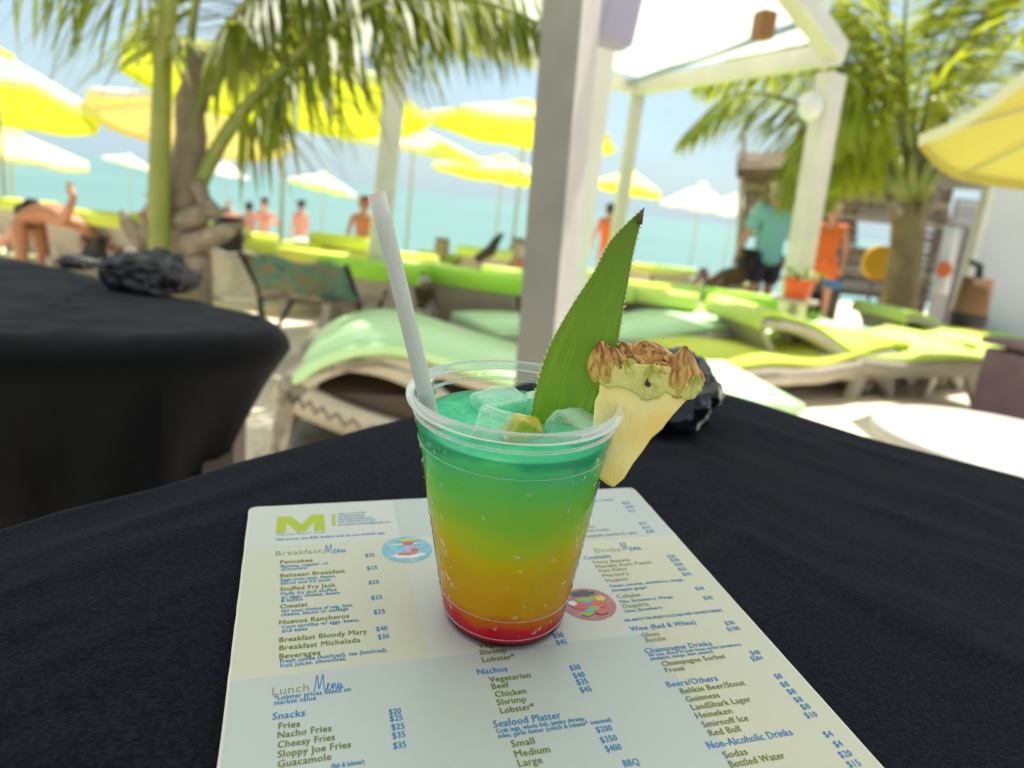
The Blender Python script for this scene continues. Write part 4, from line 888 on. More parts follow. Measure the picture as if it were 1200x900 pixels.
T_ = [
 ('*All prices are BZE dollars and do not include tips', inkB, 323, 634, 451, .0040, .012),
 ('Pancakes', inkO, 328, 661, 366, S1), ('Banana, regular, or', inkB, 329, 665.5, 385, S2), ('chocolate', inkB, 329, 669, 359, S2), ('$25', inkB, 428, 653, 439, S1),
 ('Belizean Breakfast', inkO, 328, 677, 404, S1), ('Eggs-your-way, beans,', inkB, 329, 681.5, 393, S2), ('bacon and fry jacks', inkB, 329, 685.5, 387, S2), ('$25', inkB, 430, 668, 442, S1),
 ('Stuffed Fry Jack', inkO, 328, 693, 393, S1), ('Fluffy fry jack stuffed', inkB, 329, 698, 394, S2), ('w/ eggs, cheese, beans', inkB, 329, 702, 398, S2), ('& bacon', inkB, 329, 706, 354, S2), ('$25', inkB, 432, 685, 444, S1),
 ('Omelet', inkO, 328, 713.5, 360, S1), ('W/ your choice of veg, ham,', inkB, 329, 718.5, 414, S2), ('cheese, bacon or sausage', inkB, 329, 722.5, 408, S2), ('$25', inkB, 435, 703, 448, S1),
 ('Huevos Rancheros', inkO, 327, 732, 409, S1), ('Corn tortillas w/ eggs, beans,', inkB, 330, 737, 421, S2), ('and salsa', inkB, 330, 741.5, 360, S2), ('$25', inkB, 438, 720, 451, S1),
 ('Breakfast Bloody Mary', inkO, 327, 753, 430, S1), ('$40', inkB, 441, 740, 454, S1), ('Breakfast Michelada', inkO, 327, 762.5, 422, S1), ('$30', inkB, 443, 749.5, 456, S1),
 ('Beverages', inkO, 327, 772.5, 375, S1), ('Fresh coffee (hot/iced), tea (hot/iced),', inkB, 328, 777.5, 454, S2), ('fruit juices, smoothies.', inkB, 328, 782.5, 406, S2),
 ('*Lobster prices based on', inkB, 321, 821, 411, S2), ('market value', inkB, 321, 826.5, 370, S2), ('Snacks', inkB, 319, 844, 357, .0062, .025),
 ('Fries', inkO, 326, 855, 351, S1), ('Nacho Fries', inkO, 325, 865.5, 388, S1), ('Cheesy Fries', inkO, 325, 877, 392, S1), ('Sloppy Joe Fries', inkO, 325, 888.5, 411, S1), ('Guacamole', inkO, 325, 900, 388, S1), ('(fish & lobster)', inkB, 388, 901, 427, .0036),
 ('$20', inkB, 456, 838, 470, S3), ('$25', inkB, 457, 846, 472, S3), ('$25', inkB, 459, 856, 474, S3), ('$35', inkB, 460, 866, 475, S3), ('$35', inkB, 461, 878, 476, S3),
 ('Vegetarian', inkO, 561, 760, 608, S1), ('Shrimp', inkO, 563, 768, 594, S1), ('Lobster*', inkO, 566, 776.5, 604, S1), ('$30', inkB, 649, 748, 661, S1), ('$45', inkB, 653, 756, 665, S1),
 ('Nachos', inkB, 560, 791, 595, .0060, .025), ('Vegetarian', inkO, 574, 800, 622, S1), ('Beef', inkO, 577, 808, 597, S1), ('Chicken', inkO, 581, 817.5, 617, S1), ('Shrimp', inkO, 583, 827, 617, S1), ('Lobster*', inkO, 587, 836.5, 627, S1),
 ('$30', inkB, 669, 786, 681, S1), ('$40', inkB, 673, 795, 686, S1), ('$35', inkB, 677, 803, 690, S1), ('$45', inkB, 681, 812, 694, S1),
 ('Seafood Platter', inkB, 579, 853, 658, .0062, .025), ('Crab legs, whole fish, jumbo shrimp,', inkB, 582, 859.5, 686, .0038, .012), ('sides, garlic butter (conch & lobster* seasonal)', inkB, 584, 865.5, 717, .0038, .012),
 ('Small', inkO, 600, 876, 627, S1), ('Medium', inkO, 604, 888, 645, S1), ('Large', inkO, 608, 899, 636, S1), ('$200', inkB, 700, 859, 718, S3), ('$350', inkB, 705, 871, 724, S3), ('$400', inkB, 711, 881.5, 729, S3), ('BBQ', inkB, 732, 899, 750, S3),
 ('(conch seasonal)', inkB, 690, 588, 719, .0036, .01), ('$30', inkB, 730, 591, 739, .0048), ('$30', inkB, 734, 595.5, 743, .0048), ('$15', inkB, 737, 600, 745, .0048),
 ('Flan', inkG, 684, 619, 698, .0048, .01), ('Banana Foster', inkG, 680, 624, 715, .0048, .01), ('Pineapple cinnamon cake', inkG, 684, 630, 747, .0048, .01), ('$15', inkB, 750, 615, 758, .0048), ('$15', inkB, 754, 620, 763, .0048), ('$20', inkB, 758, 624.5, 767, .0048),
 ('Cocktails', inkB, 685, 656, 716, .0058, .02), ('Dirty Banana', inkG, 696, 661, 739, .0050), ('Maruba Rum Punch', inkG, 699, 666, 764, .0050), ('Pain Killer', inkG, 703, 671, 736, .0050), ("Martini's", inkG, 707, 676.5, 737, .0050), ('Mojitos', inkG, 711, 682.5, 736, .0050),
 ('$30', inkB, 783, 654, 792, .0050), ('$30', inkB, 787, 658.5, 797, .0050), ('$30', inkB, 792, 663.5, 801, .0050), ('$25', inkB, 796, 669, 805, .0050), ('$30', inkB, 801, 675, 811, .0050),
 ('Classic, coconut, strawberry, mango,', inkB, 715, 688.5, 802, .0040, .012), ('pineapple ginger', inkB, 718, 693.5, 759, .0040, .012), ('Coladas', inkG, 724, 701.5, 751, S1), ('$30', inkB, 816, 692, 826, .0050),
 ('Pi\u00f1a, Strawberry, Mango', inkB, 727, 707, 789, .0040, .012), ('Daquiris', inkG, 731, 713, 761, S1), ('$30', inkB, 826, 703, 836, .0050), ('Lime, Strawberry', inkB, 733, 718, 777, .0040, .012), ('ASK ABOUT THE MIXED COCKTAILS AND FAVORITE DRINKS', inkB, 732, 729, 847, .0034, .01),
 ('Wine (Red & White)', inkB, 740, 740, 816, .0058, .02), ('Glass', inkG, 753, 747, 773.5, .0052), ('Bottle', inkG, 758, 753, 781, .0052), ('$30', inkB, 851, 733, 862, .0052), ('$100', inkB, 854, 740, 868, .0052),
 ('Champagne Drinks', inkB, 757, 766, 835, .0058, .02), ('W/ your choice of fresh house sorbet (strawberry,', inkB, 761, 770, 869.5, .0034, .01), ('pineapple, mango, lime, papaya)', inkB, 763, 774, 836, .0034, .01),
 ('Champagne Sorbet', inkO, 777, 781, 851, .0053), ('Fros\u00e9', inkO, 781, 788.5, 803, .0053), ('$40', inkB, 881, 768, 892, .0053), ('$50+', inkB, 882, 775, 896, .0053),
 ('Beers/Others', inkB, 783, 806, 842, .0060, .02), ('Belikin Beer/Stout', inkO, 799, 813.5, 874, .0055), ('Guinness', inkO, 805.5, 823, 844, .0055), ('LandShark Lager', inkO, 812, 832.5, 881, .0055), ('Heineken', inkO, 817, 842.5, 859, .0055), ('Smirnoff Ice', inkO, 825, 853, 878, .0055), ('Red Bull', inkO, 832.5, 863, 869, .0055),
 ('$8', inkB, 910, 796, 918, .0053), ('$8', inkB, 917, 805.5, 926, .0053), ('$8', inkB, 925, 814, 934, .0053), ('$8', inkB, 933, 823.5, 942, .0053), ('$8', inkB, 941, 832, 951, .0053), ('$10', inkB, 946, 842, 959, .0053),
 ('Non-Alcoholic Drinks', inkB, 831, 878, 930, .0062, .02), ('Sodas', inkO, 850, 889, 877, .0055), ('Bottled Water', inkO, 857, 900, 921, .0055), ('$4', inkB, 968, 864.5, 977.5, .0053), ('$4', inkB, 980, 876, 989, .0053), ('$20', inkB, 986, 888.5, 1000, .0053), ('$15', inkB, 996, 900, 1010, .0053),
 ('Maruba Beach Klub', inkB, 324, 628, 381, .0030, 0.0), ('(501) 610-3778', inkB, 396, 603.5, 428, .0030, .006), ('marubabeachklub', inkB, 396, 606.5, 427, .0030, .006), ('marubabeachklub.com', inkB, 396, 609.5, 436, .0030, .006), ('maruba.beachklub', inkB, 396, 612.5, 440, .0030, .006), ('marubabeachklub@gmail.com', inkB, 396, 616, 458, .0030, .006),
 ('Breakfast', inkG, 323, 651.5, 377, .0075, 0.0), ('Lunch', inkG, 319, 815, 362, .0078, 0.0), ('Drinks', inkG, 699, 648, 728, .0075, 0.0)]
for a in T_: line(*a)
a = ml(323, 625); c = ml(381, 622); W_ = c.x - a.x; H_ = .0185
b = MB(); b.add([(a.x + x * W_, a.y + y * H_, PW + .00012) for x, y in ((0, 0), (.02, 1), (.30, 1), (.52, .42), (.72, 1), (1.0, 1), (1.0, 0), (.78, 0), (.78, .62), (.60, 0), (.42, 0), (.22, .62), (.20, 0))],
 [(0, 1, 11, 12), (1, 2, 11), (2, 3, 10, 11), (3, 4, 8, 9), (3, 9, 10), (4, 5, 8), (5, 6, 7, 8)]); b.build('printed_letter', inkL, menu)
# handwritten "Menu" strokes
def script_menu(x0, y0, x1, hgt):
    a = ml(x0, y0); c = ml(x1, y0 - (x1 - x0) * .14); W_ = c.x - a.x
    st = [[(0, 0), (.06, .5), (.10, 1.0), (.13, 1.05), (.15, .6), (.17, .15), (.24, .6), (.31, 1.1), (.33, 1.0), (.33, .4), (.36, .02), (.42, .10), (.50, .35), (.50, .48), (.46, .42), (.45, .12), (.50, 0), (.58, .15), (.62, .42), (.63, .05), (.66, .30), (.70, .42), (.73, .30), (.73, .05), (.78, .08), (.83, .42), (.82, .12), (.86, .02), (.92, .38), (.93, .05), (1.0, .12)]]
    for s_ in st:
        P2 = spline(s_, 5); rows = []
        for i, p_ in enumerate(P2):
            d = (P2[min(i + 1, len(P2) - 1)] - P2[max(i - 1, 0)]); d = V((d.x * W_, d.y * hgt)); d.normalize(); w2 = .00019 * (1.2 if abs(d.y) > .7 else .8)
            c_ = V((a.x + p_.x * W_, a.y + p_.y * hgt)); n2 = V((-d.y, d.x)) * w2 / 1
            rows.append([(c_.x - n2.x, c_.y - n2.y, PW + .00016), (c_.x + n2.x, c_.y + n2.y, PW + .00016)])
        b2 = MB(); b2.grid(rows); b2.build('handwritten_word', inkB, menu)
script_menu(380, 649, 406, .0080); script_menu(368, 811, 403, .0088); script_menu(731, 646, 752, .0085)
# small contact symbols
for i, yy in enumerate((604, 607.5, 611, 614.5)):
    a = ml(391, yy); b = MB(); b.box((a.x, a.y, PW + .0001), (.0022, .0026, .0001)); b.build('printed_symbol', inkL, menu)
# round pictures
def picture(px, py, rx, cols, sc_, seed, bands):
    a = ml(px, py); e1 = ml(px + rx, py - rx * .1); rad_ = abs(e1.x - a.x); ry = rad_ * .93
    b = MB(); rows = []; n_ = 40
    vs = [(a.x + rad_ * math.cos(2 * math.pi * k / n_), a.y + ry * math.sin(2 * math.pi * k / n_), PW + .00014) for k in range(n_)]
    b.add(vs, [tuple(range(n_))]); m_ = striped('printed_photo', cols, sc_, 1.0, .4); o = b.build('printed_picture', m_, menu)
    for k, (dx, dy, sx, sy, mm) in enumerate(bands):
        q_ = MB(); vs = [(a.x + rad_ * (dx + sx * math.cos(2 * math.pi * j / 18) * (1 + .2 * math.sin(j * 2.3 + k))), a.y + ry * (dy + sy * math.sin(2 * math.pi * j / 18) * (1 + .2 * math.cos(j * 1.7 + k))), PW + .0002 + k * .00004) for j in range(18)]
        q_.add(vs, [tuple(range(18))]); q_.build('printed_detail', mm, o)
pc = lambda n_, c_: mat(n_, c_, .45)
pw, pr, pb_, pg_, pk, py_ = pc('print_white', (.6, .62, .60)), pc('print_coral', (.5, .10, .08)), pc('print_blue', (.10, .33, .45)), pc('print_green', (.2, .4, .05)), pc('print_dark', (.05, .06, .08)), pc('print_yellow', (.5, .45, .08))
picture(477, 644, 29, [(.22, .38, .50), (.14, .38, .46), (.30, .45, .52)], 60, 1, [(0, -.45, .62, .22, pw), (0, .42, .7, .05, pw), (-.02, -.35, .42, .10, pr), (.08, .02, .26, .30, pc('print_lilac', (.35, .33, .48))), (.1, .45, .24, .12, pr), (.15, .68, .45, .10, py_), (.28, -.1, .16, .12, pr)])
picture(690, 708, 30, [(.42, .12, .12), (.30, .14, .16), (.50, .22, .20)], 90, 2, [(-.05, .66, .5, .2, pk), (0, .28, .42, .14, pg_), (.1, .1, .35, .10, pb_), (-.35, -.1, .28, .22, pr), (.35, -.05, .28, .28, pr), (.1, -.3, .22, .14, pg_), (-.1, -.42, .2, .12, pb_), (.52, .25, .2, .18, py_), (-.6, .1, .16, .16, pw), (-.25, -.6, .25, .12, pg_), (.3, -.55, .28, .16, pr)])

# ------------------------------------------------------------------ the drink
HC, RB, RT = .115, .0298, .0490
LEANX = -.0045
off = lambda z: LEANX * z / HC
CM = TM @ Matrix.Translation((-.0022, tl(590, 720).y, PW + .0004))
def wall(z):                                          # outer radius of the cup at height z
    f = z / HC
    return RB + (RT - .0028 - RB) * (f ** .93)
LQ = .1030
m = bpy.data.materials.new('clear_plastic'); m.use_nodes = True; t = m.node_tree; t.nodes.clear()
fr = N(t, 'ShaderNodeFresnel'); fr.inputs['IOR'].default_value = 1.22; tr = N(t, 'ShaderNodeBsdfTransparent'); tr.inputs['Color'].default_value = (.99, .995, .99, 1)
gl = N(t, 'ShaderNodeBsdfGlossy'); gl.inputs['Roughness'].default_value = .05; x = N(t, 'ShaderNodeMixShader'); o = N(t, 'ShaderNodeOutputMaterial')
co = N(t, 'ShaderNodeTexCoord'); n = N(t, 'ShaderNodeTexNoise'); n.inputs['Scale'].default_value = 140; n.inputs['Detail'].default_value = 4; u_ = N(t, 'ShaderNodeBump'); u_.inputs['Strength'].default_value = .35; u_.inputs['Distance'].default_value = .0006
t.links.new(co.outputs['Object'], n.inputs['Vector']); t.links.new(n.outputs['Fac'], u_.inputs['Height']); t.links.new(u_.outputs['Normal'], gl.inputs['Normal']); t.links.new(u_.outputs['Normal'], fr.inputs['Normal'])
t.links.new(fr.outputs[0], x.inputs[0]); t.links.new(tr.outputs[0], x.inputs[1]); t.links.new(gl.outputs[0], x.inputs[2]); t.links.new(x.outputs[0], o.inputs['Surface']); M['plastic'] = m
M['rim'] = mat('thick_clear_plastic', (.93, .97, .95), .06, Transmission_Weight=.92, IOR=1.45)
t = M['rim'].node_tree; b_ = t.nodes['Principled BSDF']; b_.inputs['Transmission Weight'].default_value = .0; b_.inputs['Roughness'].default_value = .08; b_.inputs['Base Color'].default_value = (.92, .95, .92, 1)
tr = N(t, 'ShaderNodeBsdfTransparent'); tr.inputs['Color'].default_value = (.96, .98, .97, 1); x = N(t, 'ShaderNodeMixShader'); fr = N(t, 'ShaderNodeLayerWeight'); fr.inputs['Blend'].default_value = .35; mm_ = N(t, 'ShaderNodeMath', operation='MULTIPLY_ADD'); mm_.inputs[1].default_value = .8; mm_.inputs[2].default_value = .10
o = [n for n in t.nodes if n.type == 'OUTPUT_MATERIAL'][0]; t.links.new(fr.outputs['Fresnel'], mm_.inputs[0]); t.links.new(mm_.outputs[0], x.inputs[0]); t.links.new(tr.outputs[0], x.inputs[1]); t.links.new(b_.outputs[0], x.inputs[2]); t.links.new(x.outputs[0], o.inputs['Surface'])
M['ice'] = mat('ice', (.90, 1.0, .93), .02, (90, .3, .002), Transmission_Weight=1.0, IOR=1.25)
def clearish(name, tint, base, bcol, rough):
    m = bpy.data.materials.new(name); m.use_nodes = True; t = m.node_tree; b_ = t.nodes['Principled BSDF']; b_.inputs['Base Color'].default_value = (*bcol, 1); b_.inputs['Roughness'].default_value = rough; b_.inputs['Specular IOR Level'].default_value = 1.0
    tr = N(t, 'ShaderNodeBsdfTransparent'); tr.inputs['Color'].default_value = (*tint, 1); x = N(t, 'ShaderNodeMixShader'); fr = N(t, 'ShaderNodeLayerWeight'); fr.inputs['Blend'].default_value = .5; a_ = N(t, 'ShaderNodeMath', operation='MULTIPLY_ADD'); a_.inputs[1].default_value = .75; a_.inputs[2].default_value = base
    co = N(t, 'ShaderNodeTexCoord'); n = N(t, 'ShaderNodeTexNoise'); n.inputs['Scale'].default_value = 170; u = N(t, 'ShaderNodeBump'); u.inputs['Strength'].default_value = .9; u.inputs['Distance'].default_value = .002
    t.links.new(co.outputs['Object'], n.inputs['Vector']); t.links.new(n.outputs['Fac'], u.inputs['Height']); t.links.new(u.outputs[0], b_.inputs['Normal']); t.links.new(u.outputs[0], fr.inputs['Normal'])
    o = [q for q in t.nodes if q.type == 'OUTPUT_MATERIAL'][0]; t.links.new(fr.outputs['Facing'], a_.inputs[0]); t.links.new(a_.outputs[0], x.inputs[0]); t.links.new(tr.outputs[0], x.inputs[1]); t.links.new(b_.outputs[0], x.inputs[2]); t.links.new(x.outputs[0], o.inputs['Surface']); return m
M['ice'] = clearish('clear_ice', (.93, 1, .96), .03, (.60, .85, .72), .05)
M['drop'] = clearish('water_drop', (1, 1, 1), .0, (.75, .80, .75), .04)
# liquid
m = bpy.data.materials.new('layered_drink'); m.use_nodes = True; t = m.node_tree; b_ = t.nodes['Principled BSDF']; M['drink'] = m
co = N(t, 'ShaderNodeTexCoord'); sp = N(t, 'ShaderNodeSeparateXYZ'); n = N(t, 'ShaderNodeTexNoise'); n.inputs['Scale'].default_value = 34; n.inputs['Detail'].default_value = 3
ma = N(t, 'ShaderNodeMath', operation='MULTIPLY_ADD'); ma.inputs[1].default_value = .017; mr = N(t, 'ShaderNodeMapRange'); mr.inputs['From Min'].default_value = .0085; mr.inputs['From Max'].default_value = LQ + .0085
r_ = N(t, 'ShaderNodeValToRGB'); e = r_.color_ramp.elements; r_.color_ramp.interpolation = 'EASE'
stops = [(0, (.75, .006, .03)), (.09, (.85, .012, .04)), (.145, (.92, .16, .0)), (.21, (.97, .42, .0)), (.38, (.98, .54, .0)), (.49, (.92, .66, .0)), (.59, (.64, .78, .02)), (.70, (.36, .78, .06)), (.83, (.22, .80, .14)), (.95, (.14, .76, .28)), (1, (.05, .44, .22))]
while len(e) < len(stops): e.new(.5)
for i, (p_, c_) in enumerate(stops): e[i].position = p_; e[i].color = (*c_, 1)
t.links.new(co.outputs['Object'], sp.inputs[0]); t.links.new(co.outputs['Object'], n.inputs['Vector']); t.links.new(n.outputs['Fac'], ma.inputs[0]); t.links.new(sp.outputs['Z'], ma.inputs[2]); t.links.new(ma.outputs[0], mr.inputs['Value']); t.links.new(mr.outputs['Result'], r_.inputs['Fac'])
t.links.new(r_.outputs['Color'], b_.inputs['Base Color']); b_.inputs['Roughness'].default_value = .15; b_.inputs['Subsurface Weight'].default_value = .5; b_.inputs['Subsurface Radius'].default_value = (1, 1, .6); b_.inputs['Subsurface Scale'].default_value = .012
b_.inputs['Specular IOR Level'].default_value = .08
cup = empty('plastic_cup', CM.copy()); tag(cup, 'clear plastic cup standing on the menu card', 'cup')
b = MB(); prof = []
nzp = 46
for i in range(nzp + 1):
    z = HC * i / nzp; r2 = wall(z)
    for zc_, am, wd in ((.0215, .0006, .0012), (.0885, -.0006, .0014), (.103, .0007, .0022)):
        r2 += am * math.exp(-((z - zc_) / wd) ** 2)
    if i == 0: prof.append((RB - .002, 0)); 
    else: prof.append((r2, z))
b.lathe([(0.0003, .0012), (RB - .006, .0012), (RB - .003, 0)] + prof, 96, off); b.build('wall', M['plastic'], cup, True)
b = MB(); nr = 14; tor = []
for k in range(nr):
    a = 2 * math.pi * k / nr; tor.append((RT - .0018 + .0021 * math.cos(a), HC + .0002 + .0026 * math.sin(a)))
b.lathe(tor, 128, off, closed=True); b.build('rolled_rim', M['rim'], cup, True)
for zc_, rr2, nm in ((.1085, .0009, 'rim_step'), (.0955, .00022, 'ridge'), (.0178, .00022, 'ridge'), (.0062, .00022, 'ridge')):
    b = MB(); tor = [(wall(zc_) + .0001 + rr2 * math.cos(2 * math.pi * k / 8), zc_ + rr2 * .9 * math.sin(2 * math.pi * k / 8)) for k in range(8)]
    b.lathe(tor, 128, off, closed=True); b.build(nm, M['rim'], cup, True)
# condensation on the outside
b = MB(); rr_ = random.Random(5)
def dropmesh(b, c, nrm, r2, el=1.0):
    u2 = nrm.cross(V((0, 0, 1))).normalized(); w2 = nrm.cross(u2); rows = []
    for i in range(4):
        ph = i / 3 * math.pi / 2; rows.append([c + (u2 * math.cos(2 * math.pi * k / 8) + w2 * math.sin(2 * math.pi * k / 8) * el) * r2 * math.cos(ph) * .999 + nrm * (r2 * .45 * math.sin(ph)) + (u2 * .0 if i < 3 else V()) for k in range(8)])
    b.grid(rows, closed=True)
for i in range(650):
    th = rr_.uniform(math.pi, 2 * math.pi) if rr_.random() < .85 else rr_.uniform(0, math.pi); z = rr_.uniform(.006, .106)
    if 215 < math.degrees(th) < 325 and rr_.random() < .85: continue
    r2 = wall(z) + .0002; nrm = V((math.cos(th), math.sin(th), -.15)).normalized(); c = V((r2 * math.cos(th) + off(z), r2 * math.sin(th), z)); s2 = rr_.choice((.0002, .0003, .0004, .0006, .0009, .0012))
    dropmesh(b, c, nrm, s2, rr_.uniform(1, 1.7))
for i in range(60):                                   # a few beads inside above the liquid
    th = rr_.uniform(.2, math.pi - .2); z = rr_.uniform(LQ + .004, HC - .003); nrm = V((-math.cos(th), -math.sin(th), 0)); r2 = wall(z) - .0003
    dropmesh(b, V((r2 * math.cos(th) + off(z), r2 * math.sin(th), z)), nrm, rr_.choice((.0004, .0006, .0009)), rr_.uniform(1, 1.4))
o = b.build('condensation', M['drop'], cup, True); o['kind'] = 'stuff'
# liquid body
drink = empty('mixed_drink', CM.copy()); tag(drink, 'layered red, orange and green iced drink filling the cup', 'drink')
b = MB(); gp = .0005; prof = [(.0003, .0016), (RB - .004, .0016), (RB - .0012, .0024)] + [(wall(z) - gp, z) for z in [.005 + (LQ - .005) * i / 30 for i in range(31)]]
b.lathe(prof, 96, off)
o_i = len(b.v)
for i, f in enumerate((.94, .85, .75, .65, .55, .45, .35, .25, .15, .05, .005)):
    rr3 = (wall(LQ) - gp) * f
    for k in range(96):
        a = 2 * math.pi * k / 96; x_, y_ = rr3 * math.cos(a), rr3 * math.sin(a)
        b.v.append(V((x_ + off(LQ), y_, LQ - .0006 + .0011 * fnoise(x_, y_, 1, 90) * (1 if i else .3))))
last = (len(prof) - 1) * 96
for i in range(11):
    for k in range(96):
        a0 = last if i == 0 else o_i + (i - 1) * 96; b0 = o_i + i * 96; k2 = (k + 1) % 96
        b.f.append((a0 + k, a0 + k2, b0 + k2, b0 + k)); b.mi.append(0)
b.build('liquid', M['drink'], drink, True)
# ice
def ice(x, y, z, s, rot, lab, tint=None):
    bm = bmesh.new(); bmesh.ops.create_cube(bm, size=1); bmesh.ops.bevel(bm, geom=bm.edges[:] + bm.verts[:], offset=.22, segments=4, affect='EDGES', profile=.6); bmesh.ops.subdivide_edges(bm, edges=bm.edges[:], cuts=1, use_grid_fill=True)
    for v in bm.verts:
        v.co = V((v.co.x * s[0], v.co.y * s[1], v.co.z * s[2])); v.co += v.co.normalized() * .0028 * noise.noise(v.co * 130 + V((x * 900, 0, 0)))
    me = bpy.data.meshes.new('ice_cube'); bm.to_mesh(me); bm.free(); me.polygons.foreach_set('use_smooth', [True] * len(me.polygons)); me.materials.append(tint or M['ice'])
    o = link('ice_cube', me); o.matrix_world = CM @ Matrix.Translation((x, y, z)) @ Euler([R(a) for a in rot]).to_matrix().to_4x4(); tag(o, lab, 'ice cube', 'ice cubes floating in the drink'); return o
M['icey'] = clearish('amber_tinted_ice', (.95, .90, .35), .30, (.62, .50, .06), .12)
ice(.022, -.014, LQ + .0006, (.026, .020, .014), (14, 10, 30), 'large ice cube at the foot of the pineapple leaf')
ice(-.018, -.012, LQ + .0014, (.018, .016, .013), (20, -24, 60), 'clear ice cube nearest the straw')
ice(-.004, -.014, LQ + .0010, (.017, .012, .013), (10, 30, 20), 'amber tinted ice cube in the middle of the drink', M['icey'])
ice(-.006, .020, LQ - .0005, (.024, .020, .014), (8, -6, 10), 'ice cube at the back of the cup')
ice(.016, .018, LQ + .0002, (.020, .018, .014), (-12, 10, 70), 'ice cube at the back right behind the leaf')
b = MB()
for i in range(40):
    x_, y_ = (rr_.gauss(.019, .006), rr_.gauss(-.018, .003)) if i < 22 else (rr_.uniform(-.036, -.02), rr_.uniform(-.01, .016))
    rad2 = rr_.uniform(.0004, .001); rows = [[(x_ + off(LQ) + rad2 * math.cos(ph) * math.cos(2 * math.pi * k / 8), y_ + rad2 * math.cos(ph) * math.sin(2 * math.pi * k / 8), LQ + rad2 * math.sin(ph)) for k in range(8)] for ph in (0, .5, 1.0, 1.5)]
    b.grid(rows, closed=True)
o = b.build('bubble', M['drop'], drink, True); o['kind'] = 'stuff'
# straw
def cpt(px, py, d): return EYE + ray(px, py) * d      # ray has unit forward depth
a = cpt(441.5, 226, .285); li = CM @ V((-.026, .000, LQ)); 
lo = cpt(505, 487, .318); dv = (lo - a).normalized(); c = lo + dv * .035
m = mat('frosted_straw', (.62, .62, .56), .4, (90, .25, .0004), Transmission_Weight=.12, Subsurface_Weight=.3, Subsurface_Scale=.003)
st = empty('drinking_straw', Matrix.Translation(a)); tag(st, 'frosted white straw leaning left out of the drink', 'straw')
b = MB(); L_ = (c - a).length; rs = .0035
z_ = dv; x_ = z_.cross(V((0, 1, 0))).normalized(); y_ = z_.cross(x_); W3 = Matrix((x_, y_, z_)).transposed()
def ring(r_, s_): return [W3 @ V((r_ * math.cos(2 * math.pi * k / 28), r_ * math.sin(2 * math.pi * k / 28), s_)) for k in range(28)]
b.grid([ring(rs - .00045, L_), ring(rs - .00045, 0.0001), ring(rs, 0)] + [ring(rs, L_ * k / 12) for k in range(1, 13)], closed=True)
b.build('tube', m, st, True)
b = MB()
for i in range(60):
    th = rr_.uniform(0, 6.28); s_ = rr_.uniform(.02, .10); p_ = W3 @ V((rs * math.cos(th), rs * math.sin(th), s_)); nn_ = (W3 @ V((math.cos(th), math.sin(th), 0)))
    dropmesh(b, p_, nn_, rr_.choice((.0002, .0003, .0004)))
o = b.build('droplet', M['drop'], st, True); o['kind'] = 'stuff'

# ------------------------------------------------------------------ pineapple leaf
m = bpy.data.materials.new('pineapple_leaf'); m.use_nodes = True; t = m.node_tree; b_ = t.nodes['Principled BSDF']; M['pleaf'] = m
co = N(t, 'ShaderNodeTexCoord'); mpn = N(t, 'ShaderNodeMapping'); mpn.inputs['Scale'].default_value = (60, 60, 1.6); mpn.inputs['Rotation'].default_value = (0, 0, 0)
n = N(t, 'ShaderNodeTexNoise'); n.inputs['Scale'].default_value = 9; n.inputs['Detail'].default_value = 6
uvn = N(t, 'ShaderNodeUVMap'); m2 = N(t, 'ShaderNodeMapping'); m2.inputs['Scale'].default_value = (9, .45, 1)
cr_ = N(t, 'ShaderNodeValToRGB'); e = cr_.color_ramp.elements; e[0].position = .30; e[0].color = (.12, .27, .006, 1); e[1].position = .72; e[1].color = (.30, .52, .015, 1)
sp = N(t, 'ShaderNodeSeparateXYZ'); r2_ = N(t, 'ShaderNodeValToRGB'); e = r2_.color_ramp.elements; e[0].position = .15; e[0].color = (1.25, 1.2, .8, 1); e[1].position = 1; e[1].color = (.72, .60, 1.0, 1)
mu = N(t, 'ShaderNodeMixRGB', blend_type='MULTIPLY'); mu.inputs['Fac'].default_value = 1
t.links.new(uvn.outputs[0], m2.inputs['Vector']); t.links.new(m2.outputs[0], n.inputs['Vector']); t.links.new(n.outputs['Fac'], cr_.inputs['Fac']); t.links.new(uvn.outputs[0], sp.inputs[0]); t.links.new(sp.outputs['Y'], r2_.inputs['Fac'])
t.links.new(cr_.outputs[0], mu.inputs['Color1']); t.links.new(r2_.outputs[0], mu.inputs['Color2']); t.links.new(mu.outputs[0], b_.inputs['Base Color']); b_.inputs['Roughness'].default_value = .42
ub = N(t, 'ShaderNodeBump'); ub.inputs['Strength'].default_value = .4; ub.inputs['Distance'].default_value = .0004; t.links.new(n.outputs['Fac'], ub.inputs['Height']); t.links.new(ub.outputs[0], b_.inputs['Normal'])
s_ = N(t, 'ShaderNodeBsdfTranslucent'); s_.inputs['Color'].default_value = (.30, .52, .01, 1); x = N(t, 'ShaderNodeMixShader'); x.inputs[0].default_value = .35; oo = [n for n in t.nodes if n.type == 'OUTPUT_MATERIAL'][0]
t.links.new(b_.outputs[0], x.inputs[1]); t.links.new(s_.outputs[0], x.inputs[2]); t.links.new(x.outputs[0], oo.inputs['Surface'])
M['spine'] = mat('leaf_spine', (.60, .58, .34), .5); M['tip'] = mat('dry_leaf_tip', (.10, .05, .02), .7)
EL = spline([(612, 560), (621, 498), (630, 450), (645, 405), (671, 358), (697, 318), (714, 285), (735, 262), (752.5, 246)], 12)
ER = spline([(690, 560), (697, 490), (712, 445), (722, 412), (727, 380), (734, 340), (741, 300), (748, 270), (753.5, 246)], 12)
LD = lambda i, n_: .333 - .006 * i / n_
root = cpt(655, 560, .333); lf = empty('pineapple_leaf', Matrix.Translation(root)); tag(lf, 'upright spiny edged green pineapple leaf stuck in the drink', 'leaf garnish')
n_ = len(EL); rows = []; 
